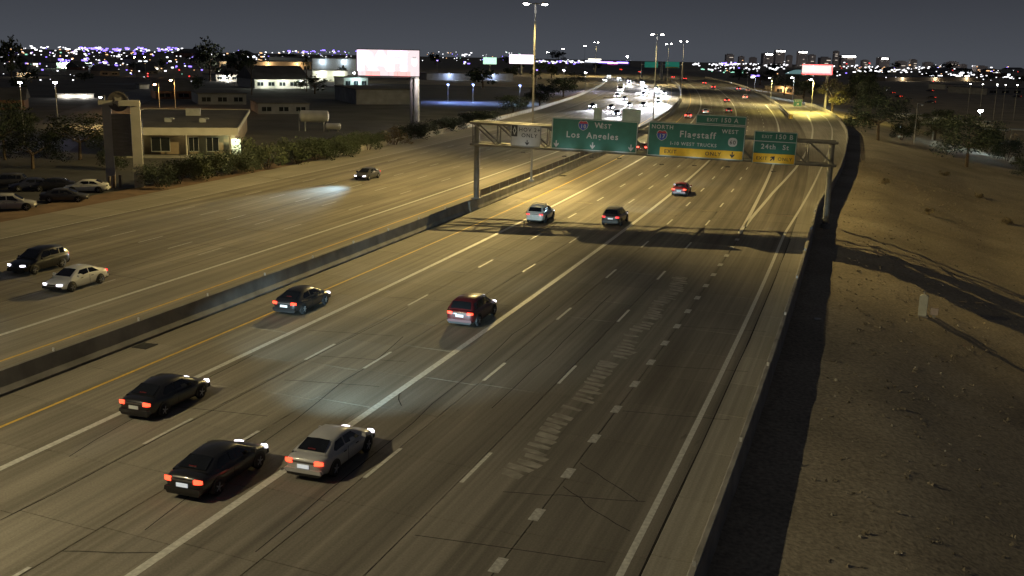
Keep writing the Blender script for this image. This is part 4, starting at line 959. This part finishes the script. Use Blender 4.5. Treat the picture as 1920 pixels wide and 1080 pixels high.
for x, w in ((1.6, 1.4), (7.4, 2.4), (11.7, 1.3), (14.2, 1.6)):
    mb = MB(); mb.box((x, 1.1, 1.45), (w, .1, 1.9)); f = mb.build('window', M_win, t)
    mb = MB()
    for xx in (-w / 2, 0, w / 2): mb.box((x + xx, 1.04, 1.45), (.06, .06, 1.9))
    for z in (.5, 2.4): mb.box((x, 1.04, z), (w + .06, .06, .06))
    mb.build('frame', M_alu, f)
mb = MB(); mb.box((4.6, 1.1, 1.05), (1.0, .1, 2.1)); mb.build('door', M_wallg, t)
mb = MB(); mb.box((17.3, 1.1, 1.1), (1.2, .1, 2.2)); mb.build('door', glow('lit doorway', (.85, 1., .6), .8, True), t, )
for x in (2.4, 10.9, 16.6):
    mb = MB(); mb.tube((x, -.5, 0), (x, -.5, BH - .35), .11, n=8); mb.build('column', M_wallw, t)
for x, e, c in ((3.6, 22, (1, .88, .35)), (10.4, 14, (1, .75, .3)), (17.2, 130, (.85, 1, .55))):
    mb = MB(); mb.box((x, .98, 2.75), (.3, .12, .14)); wl = mb.build('wall_lamp', glow('wall lamp glow', (1, .95, .6), 6), t)
    lamp('wall_light', 'POINT', (x, .6, 2.6), e, c, t, .08)
bR = AT(262, 350, -.1); pyaw = .28; t = thing('pylon_sign', 'tall pylon sign on two square pillars with a round emblem on top', 'pylon sign', bR, pyaw)
PHT = 9.0
mb = MB(); mb.box((0, 0, PHT / 2 - .2), (.95, 1.0, PHT + .4)); mb.build('pillar', M_wallw, t)
mb = MB(); mb.box((-2.85, .6, PHT / 2 - .2), (.85, 1.0, PHT + .4)); mb.build('pillar', M_wallw, t)
mb = MB(); mb.box((-.62, 0, PHT - .25), (1.9, 1.25, .55)); mb.build('cap_beam', M_wallw, t)
mb = MB(); mb.box((-2.9, .6, PHT - .25), (1.4, 1.2, .5)); mb.build('cap_beam', M_wallw, t)
mb = MB(); mb.loft([[(-1.65 + r * math.cos(a), y, PHT - .1 + r * math.sin(a)) for a in np.linspace(0, 2 * math.pi, 24, endpoint=False)] for r, y in ((1.0, .1), (1.0, .45))]); em = mb.build('emblem', M_darksteel, t)
mb = MB(); mb.loft([[(-1.65 + r * math.cos(a), y, PHT - .1 + r * math.sin(a)) for a in np.linspace(0, 2 * math.pi, 24, endpoint=False)] for r, y in ((.86, .05), (1.04, .05), (1.04, .5), (.86, .5))], cap=False); mb.build('ring', M_darksteel, em)
mb = MB(); mb.loft([[(-1.65 + r * math.cos(a + .3) * (1 if k % 2 else .55), .06, PHT - .1 + r * math.sin(a + .3) * (1 if k % 2 else .55)) for k, a in enumerate(np.linspace(0, 2 * math.pi, 10, endpoint=False))] for r in (.6, .02)], cap=False); mb.build('crest', M_post, em)
mb = MB(); mb.box((-1.5, .55, PHT - 3.6), (1.9, .5, 4.4)); mb.build('sign_cabinet', M_barrier, t)
mb = MB(); mb.box((0, 0, .07), (1.9, .06, .26)); sl = mb.mesh('slat', M_barrier)
for k in range(11): link('slat', sl, t, (-1.5, .26, PHT - 5.7 + k * .4))
mb = MB()
for k in range(13): mb.box((.59, 0, PHT - 2.0 - k * .3), (.03, .34, .2))
for k in range(3): mb.box((.59, 0, 1.2 + k * .55), (.03, .34, .3))
o = mb.build('raised_letters', M_dark, t); o['kind'] = 'stuff'

# tanks
p = AT(590, 246, -.15); m = PXM(p); t = thing('storage_tank', 'white horizontal storage tank raised on steel legs behind the verge bushes', 'storage tank', p, .12)
Lt, rt = 24 / m, 10.5 / m; zc = 27 / m
mb = MB(); mb.loft([[(x, r * math.cos(a), zc + r * math.sin(a)) for a in np.linspace(0, 2 * math.pi, 20, endpoint=False)] for x, r in ((-Lt - .25, rt * .35), (-Lt - .12, rt * .8), (-Lt, rt), (Lt, rt), (Lt + .12, rt * .8), (Lt + .25, rt * .35))]); mb.build('shell', M_tank, t, smooth=False)
for x in (-Lt * .7, Lt * .7):
    for y in (-.6, .6): mb = MB(); mb.tube((x, y, -.1), (x, y, zc - rt * .7), .09, n=6); mb.build('leg', M_steel, t)
    mb = MB(); mb.box((x, 0, zc - rt * .9), (.15, 1.5, .3)); mb.build('saddle', M_steel, t)
mb = MB()
for k in range(9): mb.tube((-Lt - .35, -.2, .3 + k * .35), (-Lt - .35, .2, .3 + k * .35), .02, n=4)
for y in (-.2, .2): mb.tube((-Lt - .35, y, 0), (-Lt - .35, y, zc + rt), .02, n=4)
mb.build('ladder', M_steel, t)
p = AT(625, 247, -.15); t = thing('storage_tank', 'smaller low pinkish tank lying right of the raised white tank', 'storage tank', p, .12)
mb = MB(); mb.loft([[(x, r * math.cos(a), .95 + r * math.sin(a)) for a in np.linspace(0, 2 * math.pi, 16, endpoint=False)] for x, r in ((-1.35, .25), (-1.2, .55), (1.2, .55), (1.35, .25))]); mb.build('shell', M_tank, t)
for x in (-.8, .8): mb = MB(); mb.box((x, 0, .2), (.2, 1.0, .5)); mb.build('saddle', M_barrier, t)
# parked cars
GP = 'cars parked in the dark lot at the left edge'
for kind, lab, px, py, colr, rz in (('sedan', 'white saloon parked at the right end of the dark lot', 163, 360, 'white', 1.75), ('suv', 'grey car parked at the left edge of the dark lot', 22, 394, 'silver', -1.2), ('sedan', 'dark car parked behind the grey one at the left edge', 60, 357, 'blue', 2.0),
                                    ('sedan', 'dark car parked left of the white saloon', 100, 357, 'black', 1.9), ('sedan', 'dark car parked in front of the white saloon with only its roof showing', 122, 378, 'charcoal', -1.3), ('suv', 'dark car parked at the back of the lot under the trees', 12, 352, 'charcoal', 1.8)):
    q = AT(px, py, -.1); car(kind, lab, 0, 0, colr, GP, loc=q, rz=rz, head=M_headoff, tail=MATS['dark plastic'])
# posts of the low wooden fence at the lot
for i, (px, py) in enumerate(((226, 350), (215, 352), (206, 353))):
    q = AT(px, py, -.1); mb = MB(); mb.box((0, 0, .6), (.22, .22, 1.3)); tag(mb.build('gate_post', M_wallt, loc=q), ('right', 'middle', 'left')[i] + ' one of three short pale posts at the foot of the pylon', 'post', 'short pale posts by the pylon')

# ------------------------------------------------------------------ buildings farther off
G_win = glow('lit windows', (1., .93, .75), 2.0); G_winc = glow('cold lit windows', (.85, .9, 1.), 3.2)
def bld(label, px0, px1, pyb, pyt, depth, wall, roof, lit=None, nwin=0, win=M_win, z=-.16, group='low buildings on the left plain', rtype='flat', fascia=None, door=None, cat='building', name='low_building'):
    a = AT(px0, pyb, z); b = AT(px1, pyb, z); d = b - a; w = d.length; yaw = math.atan2(d.y, d.x); H = (pyb - pyt) / PXM((a + b) / 2)
    t = thing(name, label, cat, a, yaw, group)
    mb = MB(); mb.box((w / 2, depth / 2, H / 2 - .2), (w, depth, H + .4)); mb.build('wall', wall, t)
    if rtype == 'flat': mb = MB(); mb.box((w / 2, depth / 2, H + .15), (w + .4, depth + .4, .28)); mb.build('roof', roof, t)
    else: mb = MB(); mb.prism([(-.4, H + .01), (depth + .4, H + .01), (depth / 2, H + depth * .2)], -.4, w + .4, axis='x'); o = mb.build('roof', roof, t)
    if fascia: mb = MB(); mb.box((w / 2, -.3, H - .1), (w + .3, .3, .7)); mb.build('fascia', fascia, t)
    for k in range(nwin):
        x = w * (k + .5) / nwin; ww = w / nwin * .55; mb = MB(); mb.box((x, -.03, H * .5), (ww, .1, H * .42)); f = mb.build('window', win, t)
        mb = MB(); mb.box((x, -.09, H * .5), (.08, .04, H * .42)); mb.build('mullion', M_alu, f)
    if door: mb = MB(); mb.box((w * door, -.04, min(H * .4, 1.5)), (min(2.6, w * .2), .1, min(H * .8, 3))); mb.build('door', MATS.get('lit green door') or glow('lit green door', (.6, 1., .35), .8), t)
    if lit:
        for k in range(lit[1]):
            x = w * (k + .5) / lit[1]; mb = MB(); mb.box((x, -.15, H * .85), (.5, .2, .2)); mb.build('wall_lamp', MATS.get('cold lit windows'), t)
            lamp('wall_light', 'POINT', (x, -2.2, H * .8), lit[0], lit[2], t, .15)
    return t, w, H
bld('white lit row of shops with dark roof left of the warehouse', 478, 580, 166, 150, 22, M_wallw, M_roof, (700, 3, (.95, 1, .8)), 5, rtype='gable')
bld('long tan fronted building behind the lit row of shops', 476, 584, 141, 118, 30, M_wallt, M_roof2, (1300, 2, (1, .7, .35)), 6)
bld('grey blue metal warehouse left of the big billboard', 586, 668, 140, 112, 46, M_alu, M_roof2, (700, 2, (.7, .85, .95)), 0)
bld('white lit annex with a green lit door under the warehouse', 586, 652, 152, 134, 9, M_wallw, M_roof2, (1200, 2, (.95, 1, .8)), 0, door=.82)
bld('low building with a pale strip front in the left distance', 405, 474, 152, 142, 16, M_wallw, M_roof, (1300, 2, (1, .95, .8)), 5)
bld('tan strip roofed building above the low pale one', 412, 480, 131, 117, 24, M_wallt, M_roof2, (1800, 2, (1, .8, .5)), 4)
bld('long pale low wall building behind the orange street', 262, 352, 167, 160, 6, M_wallw, M_roof, (500, 1, (1, .9, .7)), 0)
bld('thin pale flat building under the second star like lamp', 108, 176, 184, 178, 6, M_wallw, M_roof, (500, 2, (1, .95, .85)), 0)
bld('greenish lit canopy building in the left distance', 106, 168, 128, 119, 18, M_wallw, M_roof2, (2600, 2, (.7, 1, .8)), 0)
bld('large dark roofed shed right of the office', 484, 580, 214, 196, 18, M_wallg, M_roof, None, 3)
bld('grey dark shed behind the billboard post', 668, 770, 196, 170, 26, M_wallg, M_roof, None, 0)
bld('long grey warehouse wall right of the billboard post', 800, 962, 150, 139, 30, M_wallg, M_roof2, (1200, 2, (.5, .65, 1)), 0)
bld('small lit plant building right of the white annex', 645, 690, 166, 147, 10, M_wallw, M_roof2, (900, 1, (.6, .9, .9)), 3)
bld('dark gable house behind the pylon sign', 292, 362, 186, 172, 14, M_brick, M_roof, None, 2, rtype='gable')
bld('dark flat shed beyond the office roof', 372, 462, 196, 178, 18, M_wallg, M_roof, None, 3)
bld('dark house at the left edge', -10, 46, 206, 190, 12, M_brick, M_roof, None, 2, rtype='gable')
ORD = 'farthest left,second,third,fourth,fifth,sixth,seventh,eighth,ninth,tenth,eleventh,twelfth,thirteenth,fourteenth,fifteenth,sixteenth,seventeenth,farthest right'.split(',')
for i, px in enumerate(sorted(rng.uniform(-20, 470, 18))):
    py = rng.uniform(106, 146)
    bld(ORD[i] + ' of the dark low houses on the left plain, a ' + ('gabled' if i % 3 else 'flat roofed') + ' one', px, px + rng.uniform(16, 42), py, py - rng.uniform(4, 8), rng.uniform(10, 22), [M_wallt, M_wallw, M_brick, M_wallg][i % 4], [M_roof, M_roof2][i % 2], (700, 1, [(1, .8, .5), (.8, .9, 1)][i % 2]) if i % 3 == 0 else None, 2, [M_win, G_win, G_winc][i % 3] if i % 2 else M_win, rtype='gable' if i % 3 else 'flat', group='dark houses on the left plain')
GRB = 'low buildings right of the freeway'
bld('orange tan lit canopy building behind the ramp wall', 1452, 1488, 178, 163, 8, M_wallt, M_roof2, (2600, 1, (1, .6, .25)), 2, z=-5, group=GRB)
bld('long dark warehouse behind the right hand trees', 1660, 1840, 152, 146, 40, M_wallt, M_roof2, (1500, 3, (1, .85, .6)), 0, z=-6.6, group=GRB)
bld('pale low building at the far right under the row of lights', 1772, 1812, 168, 160, 14, M_wallw, M_roof2, None, 3, z=-6.6, group=GRB)
bld('dark shed at the right edge behind the carports', 1850, 1940, 178, 168, 30, M_wallg, M_roof, None, 4, z=-6.6, group=GRB)
for i, px in enumerate(sorted(rng.uniform(1560, 1900, 10))):
    py = rng.uniform(134, 150)
    bld((ORD[i] if i < 9 else 'last') + ' of the dark low houses on the right hand plain counted from the left', px, px + rng.uniform(14, 36), py, py - rng.uniform(3, 7), rng.uniform(10, 22), [M_wallt, M_wallw, M_brick, M_wallg][i % 4], [M_roof, M_roof2][i % 2], None, 2, [M_win, G_win, G_winc][i % 3], z=-6.6, rtype='gable' if i % 2 else 'flat', group='dark houses on the right plain')
# trailers and vans lit by the cold lamp
def trailer(label, px, py, L, rz, h=2.6, van=False):
    q = ATG(px, py); t = thing('parked_van' if van else 'parked_trailer', label, 'van' if van else 'trailer', q, rz, 'white vehicles parked under the cold lamp')
    if van:
        mb = MB(); mb.prism([(-L / 2, .45), (L / 2, .45), (L / 2, 1.15), (L / 2 - .9, 1.3), (L / 2 - 1.5, h - .1), (-L / 2 + .1, h)], -.95, .95, axis='y'); mb.build('body', PAINT['white'], t)
        mb = MB(); mb.face([(L / 2 - .9, -.8, 1.33), (L / 2 - .9, .8, 1.33), (L / 2 - 1.47, .75, h - .18), (L / 2 - 1.47, -.75, h - .18)]); mb.build('windscreen', M_glass, t)
        mb = MB(); mb.box((L / 2 - 1.7, -.965, 1.65), (.9, .02, .6)); mb.build('side_window', M_glass, t)
    else:
        mb = MB(); mb.box((0, 0, h / 2 + .75), (L, 2.4, h)); mb.build('box', PAINT['white'], t); mb = MB(); mb.box((0, 0, .68), (L, .9, .16)); mb.build('chassis', M_dark, t)
    for x in ((-L * .32, L * .32) if van else (-L * .3, -L * .22)):
        for y in (-.85, .85): mb = MB(); mb.tube((x, y - .12, .38), (x, y + .12, .38), .38, n=12); mb.build('wheel', M_tyre, t)
    return t
trailer('white box trailer under the curved street lamp', 1738, 236, 5.5, -.35, 2.0); trailer('long white trailer left of the curved street lamp', 1702, 226, 9, -.25, 1.6)
trailer('white van right of the trailers under the cold lamp', 1772, 232, 5, -.2, 2.2, True); trailer('second white van nearer the cold lamp', 1797, 234, 5, -.2, 2.1, True); trailer('white van half hidden by the wide round tree', 1845, 240, 5, -.2, 2.1, True)
q = ATG(1895, 262); t = thing('carport', 'grey metal carport roofs at the right edge', 'carport', q, -.3)
for k in range(3):
    mb = MB(); mb.box((k * 7 - 4, k * 3.2, 2.6), (6.2, 5, .16)); mb.build('roof_panel', M_alu, t)
    for x in (-2.6, 2.6): mb = MB(); mb.tube((k * 7 - 4 + x, k * 3.2, -.2), (k * 7 - 4 + x, k * 3.2, 2.6), .08, n=6); mb.build('post', M_steel, t)
q = ATG(1900, 283); t = thing('utility_pole', 'short pole with cross arms near the right edge', 'utility pole', q, -.2)
mb = MB(); mb.tube((0, 0, -.3), (0, 0, 4.2), .1, .07, 8); mb.build('pole', M_wallt, t)
for z in (3.7, 2.9, 2.1): mb = MB(); mb.box((0, -.1, z), (1.3, .1, .12)); mb.build('cross_arm', M_wallt, t)
q = ATG(1748, 262); mb = MB(); mb.box((0, 0, .7), (.3, .3, 1.5), taper=.8); mb.tube((0, 0, 1.4), (0, 0, 1.75), .16, n=8); tag(mb.build('marker_post', M_white_sheet, loc=q), 'small white marker post on the slope left of the wide round tree', 'post')
for i, (px, py) in enumerate(((1673, 176), (1684, 183), (1743, 172), (1745, 185), (1743, 194), (1905, 183))):
    q = AT(px, py, -6.0); car('sedan', 'red lit car ' + ('at the left of', 'second along', 'uppermost on', 'midway down', 'lowest on', 'farthest right on')[i] + ' the dark streets right of the freeway', 0, 0, 'black', 'cars on the dark streets to the right', loc=q, rz=.3 * i, tail=M_tail, scale=1.)
for i, px in enumerate((1820, 1843, 1870, 1886, 1908)):
    pole_lamp('street_lamp', 'white street lamp in the short row at the far right, ' + ('first', 'second', 'third', 'fourth', 'last')[i] + ' from the left', px, 157 + i * .6, 420, -6.6, 0, None, G_ws, 'row of street lamps at the far right', 0.)
drop(PROTO.values())
# far overhead gantries beyond the curve
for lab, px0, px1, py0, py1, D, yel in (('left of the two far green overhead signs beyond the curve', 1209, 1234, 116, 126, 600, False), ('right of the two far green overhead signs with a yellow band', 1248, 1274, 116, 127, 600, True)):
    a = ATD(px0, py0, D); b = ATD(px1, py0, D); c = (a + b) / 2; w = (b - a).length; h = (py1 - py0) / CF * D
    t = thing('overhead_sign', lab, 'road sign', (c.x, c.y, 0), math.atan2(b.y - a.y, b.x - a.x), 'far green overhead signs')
    poly(rrect(-w / 2, w / 2, c.z - h, c.z, .2), glow('self glowing green sheeting', (.05, .5, .35), .13, base=(.01, .16, .11)), t, 'panel', 0, -.2)  # panel emission stands in for lamplight falling on the sign
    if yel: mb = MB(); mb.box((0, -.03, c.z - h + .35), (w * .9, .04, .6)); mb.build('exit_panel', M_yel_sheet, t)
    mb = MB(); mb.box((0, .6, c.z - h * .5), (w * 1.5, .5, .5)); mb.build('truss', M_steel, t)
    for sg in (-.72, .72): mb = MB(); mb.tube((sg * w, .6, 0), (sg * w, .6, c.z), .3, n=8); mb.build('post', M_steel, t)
# long lit venue on the horizon: white then violet and magenta
a = ATD(1096, 118, 1500); b = ATD(1182, 118, 1500); dd = b - a; t = thing('lit_venue', 'long venue glowing white then violet and magenta on the horizon', 'building', (a.x, a.y, -9), math.atan2(dd.y, dd.x)); w = dd.length
mb = MB(); mb.box((w / 2, 12, 5), (w, 24, 10)); mb.build('wall', M_wallg, t)
mb = MB(); mb.box((w / 2, 12, 10.2), (w + 2, 26, .5)); mb.build('roof', M_roof2, t)
for x0, x1, z, g_ in ((.02, .34, 8.5, G_winc), (.08, .36, 11.2, G_win), (.30, .62, 7.6, G_v), (.5, .72, 6.8, glow('magenta glow', (1., .2, .8), 5)), (.70, .95, 7.6, G_v)):
    mb = MB(); mb.box(((x0 + x1) / 2 * w, -.3, z), ((x1 - x0) * w, .5, 1.7)); mb.build('light_band', g_, t)
mb = MB(); mb.tube((w * .93, 0, 0), (w * .93, 0, 16), .4, n=6); mb.build('mast', M_steel, t); mb = MB(); mb.box((w * .93, -.5, 16), (2.5, .6, 1.6)); mb.build('flood_lamp', G_w, t)
# arched roof near the red billboard, its teal light put in as emission
a = ATD(1474, 117, 900); b = ATD(1522, 117, 900); w = (b - a).length; t = thing('arched_hall', 'pale teal arched roof left above the red billboard', 'building', (a.x, a.y, -6.6), math.atan2(b.y - a.y, b.x - a.x))
mb = MB(); mb.box((w / 2, 8, 3), (w, 16, 6)); mb.build('wall', M_wallg, t)
mb = MB(); mb.prism([(0, 6)] + [(w * k / 12, 6 + 3.2 * math.sin(math.pi * k / 12)) for k in range(1, 12)] + [(w, 6)], -.5, 16); mb.build('roof', glow('self glowing teal roof', (.3, .6, .62), .20, base=(.3, .45, .45)), t)
# downtown towers
TW = [(1368, 14, 4200, 98, 1), (1390, 10, 4300, 102, 0), (1412, 12, 4000, 104, 1), (1440, 20, 4600, 96, 2), (1462, 16, 4400, 90, 3), (1480, 10, 4100, 100, 1), (1504, 15, 4500, 92, 3), (1522, 12, 4200, 99, 1), (1546, 18, 3000, 104, 1), (1568, 9, 4600, 92, 0), (1588, 24, 4800, 100, 3), (1622, 12, 4300, 109, 1), (1656, 18, 4100, 104, 2), (1690, 16, 4200, 111, 1), (1712, 11, 4000, 108, 1), (1740, 14, 4300, 113, 0), (1786, 15, 4100, 112, 1), (1806, 10, 4200, 117, 1), (1838, 18, 4000, 120, 1)]
where = ['farthest left', 'second', 'third', 'fourth', 'fifth, with a bright crown,', 'sixth', 'seventh, with a bright top band,', 'eighth', 'ninth, behind the red billboard,', 'tenth', 'eleventh, with a wide bright band,', 'twelfth', 'thirteenth', 'fourteenth', 'fifteenth', 'sixteenth', 'seventeenth', 'eighteenth', 'last']
M_tower = mat('hazy tower concrete', (.3, .28, .28), .8, var=.1, scale=.02)
for i, (px, wpx, D, pt, st_) in enumerate(TW):
    p = ATD(px, pt + 4, D); w = wpx / CF * D; H = p.z + 6.6
    gz = -6.6 - (D - 1300) * .0088 - 2; H = p.z - gz; t = thing('office_tower', where[i] + ' tower of the dim skyline counted from the left', 'tower', (p.x, p.y, gz), 0, 'downtown towers on the skyline')
    mb = MB(); mb.box((0, 0, H / 2), (w, w, H)); mb.build('shaft', M_tower, t); lamp('added_tower_light', 'POINT', (0, -110, 30), 14000, (1., .9, .85), t, 2.)  # added fill lamp to brighten the tower front, no fixture built
    mb = MB(); mb.box((0, 0, H + 1), (w * .6, w * .6, 3)); mb.build('plant_room', M_tower, t)
    n = int(H / 4)
    for k in range(2, n, 2):
        if rng.random() < .3:
            x0 = rng.uniform(-.4, .1) * w; ww = rng.uniform(.15, .5) * w; x1 = min(x0 + ww, w * .47); mb = MB(); mb.box(((x0 + x1) / 2, -w / 2 - .2, k * 4), (x1 - x0, .4, 1.9)); mb.build('window_row', glow('dim lit storey', (1., .85, .7), .5), t)
    if st_ >= 2:
        mb = MB(); mb.box((0, -w / 2 - .3, H - 4), (w * (.95 if st_ == 3 else .6), .6, 3.2)); mb.build('light_band', G_ws, t)
# the city: many hundreds of small lights over the plain, uncountable
GC = [glow('city light white', (.95, .95, 1.), 1.9), glow('city light violet', (.27, .18, 1.), 1.9), glow('city light warm', (1., .55, .25), 1.3), glow('city light red', (1., .05, .05), 1.6), glow('city light green', (.4, 1., .7), .8)]
mb = MB()
def spark(px, py, r, k, asp=1.):
    hz = 540 - CF * math.tan(CP) + (px - 960) * math.tan(CR)
    dy = max(py - hz, .4); D = min(max(15.5 * CF / dy, 420), 2200)
    if dy < 20: D = rng.uniform(3000, 7000)
    p = ATD(px, py, D); q = r / 1055 * D; q *= .72
    mb.box(p, (2 * q * asp, q, 1.6 * q), 0, k)
for i in range(330):
    px = rng.uniform(0, 570); py = 89 + abs(rng.normal(0, 1)) * 20 + px * .012; spark(px, py, rng.uniform(.3, 1.0) if py < 135 else .35, rng.choice([0, 0, 1, 2, 0, 4], p=[.3, .2, .2, .15, .1, .05]), rng.uniform(1, 1.8))
for x0, x1, y, n, k in ((150, 190, 91, 18, 1), (190, 235, 93, 18, 1), (120, 160, 91, 10, 0), (40, 120, 89, 14, 0), (235, 330, 92, 22, 1), (255, 325, 92, 12, 0), (330, 345, 92, 4, 0), (540, 670, 97, 20, 1), (110, 130, 113, 8, 1), (155, 168, 112, 5, 1), (185, 206, 117, 8, 1), (540, 572, 110, 8, 1), (865, 885, 103, 14, 0), (867, 880, 117, 4, 1), (1005, 1100, 115, 40, 0), (1005, 1100, 117, 18, 1), (1300, 1320, 121, 12, 0), (1330, 1480, 121, 60, 0), (1355, 1380, 119, 14, 1), (1330, 1470, 128, 30, 0), (1300, 1340, 131, 8, 4), (1340, 1400, 134, 10, 4), (1408, 1424, 142, 8, 1), (1480, 1560, 133, 14, 1), (1600, 1720, 133, 26, 0), (1700, 1760, 128, 12, 0), (1780, 1830, 140, 14, 0), (1560, 1640, 124, 12, 0), (1840, 1915, 145, 10, 0)):
    for _ in range(n): spark(rng.uniform(x0, x1), y + rng.normal(0, 1.3), rng.uniform(.5, 1.25) if k == 1 else rng.uniform(.35, .85), k if rng.random() < .8 else 0, rng.uniform(1, 2))
for i in range(120): px = rng.uniform(560, 1000); spark(px, 97 + abs(rng.normal(0, 1)) * 12, rng.uniform(.25, .6), rng.choice([0, 1, 2, 4], p=[.5, .25, .15, .1]))
for i in range(140): px = rng.uniform(1330, 1920); spark(px, 112 + (px - 1330) * .02 + abs(rng.normal(0, 1)) * 14, rng.uniform(.25, .65), rng.choice([0, 1, 2, 3], p=[.62, .08, .25, .05]), rng.uniform(1, 2))
for px, py, k in ((277, 138, 3), (277, 143, 3), (336, 131, 3), (355, 143, 3), (478, 155, 3), (76, 150, 0), (137, 150, 0), (245, 137, 0), (172, 162, 0), (398, 141, 0), (445, 146, 0), (541, 141, 2), (540, 140, 0), (790, 168, 0), (822, 168, 0), (905, 162, 0), (932, 172, 0), (940, 171, 0), (1372, 155, 0)): spark(px, py, .8, k)
tag(mb.build('city_lights', GC, fix=False), 'mass of small white, violet and amber city lights along the horizon', None, kind='stuff')
# street behind the pylon
m_st = mat('street asphalt', (.075, .075, .08), .7, var=.3, scale=.2)
def street(pts, w):
    mb = MB()
    for a, b in zip(pts[:-1], pts[1:]):
        p, q = AT(*a, -.13), AT(*b, -.13); d_ = (q - p).normalized(); nn = Vector((-d_.y, d_.x, 0)) * w / 2; mb.face([p - nn, q - nn, q + nn, p + nn])
    return tag(mb.build('side_street', m_st, fix=False), None, None, kind='structure')
street([(40, 285), (160, 215), (300, 165), (420, 140)], 12)
street([(200, 158), (470, 153)], 16)
mb = MB(); c = [AT(px, py, -.12) for px, py in ((780, 186), (980, 190), (1000, 172), (790, 171))]; mb.face(c); tag(mb.build('parking_lot', M_asph, fix=False), None, None, kind='structure')
for i, (px, py) in enumerate(((797, 176), (822, 176), (930, 178), (941, 178), (985, 177), (700, 200), (720, 200), (760, 198))): pass
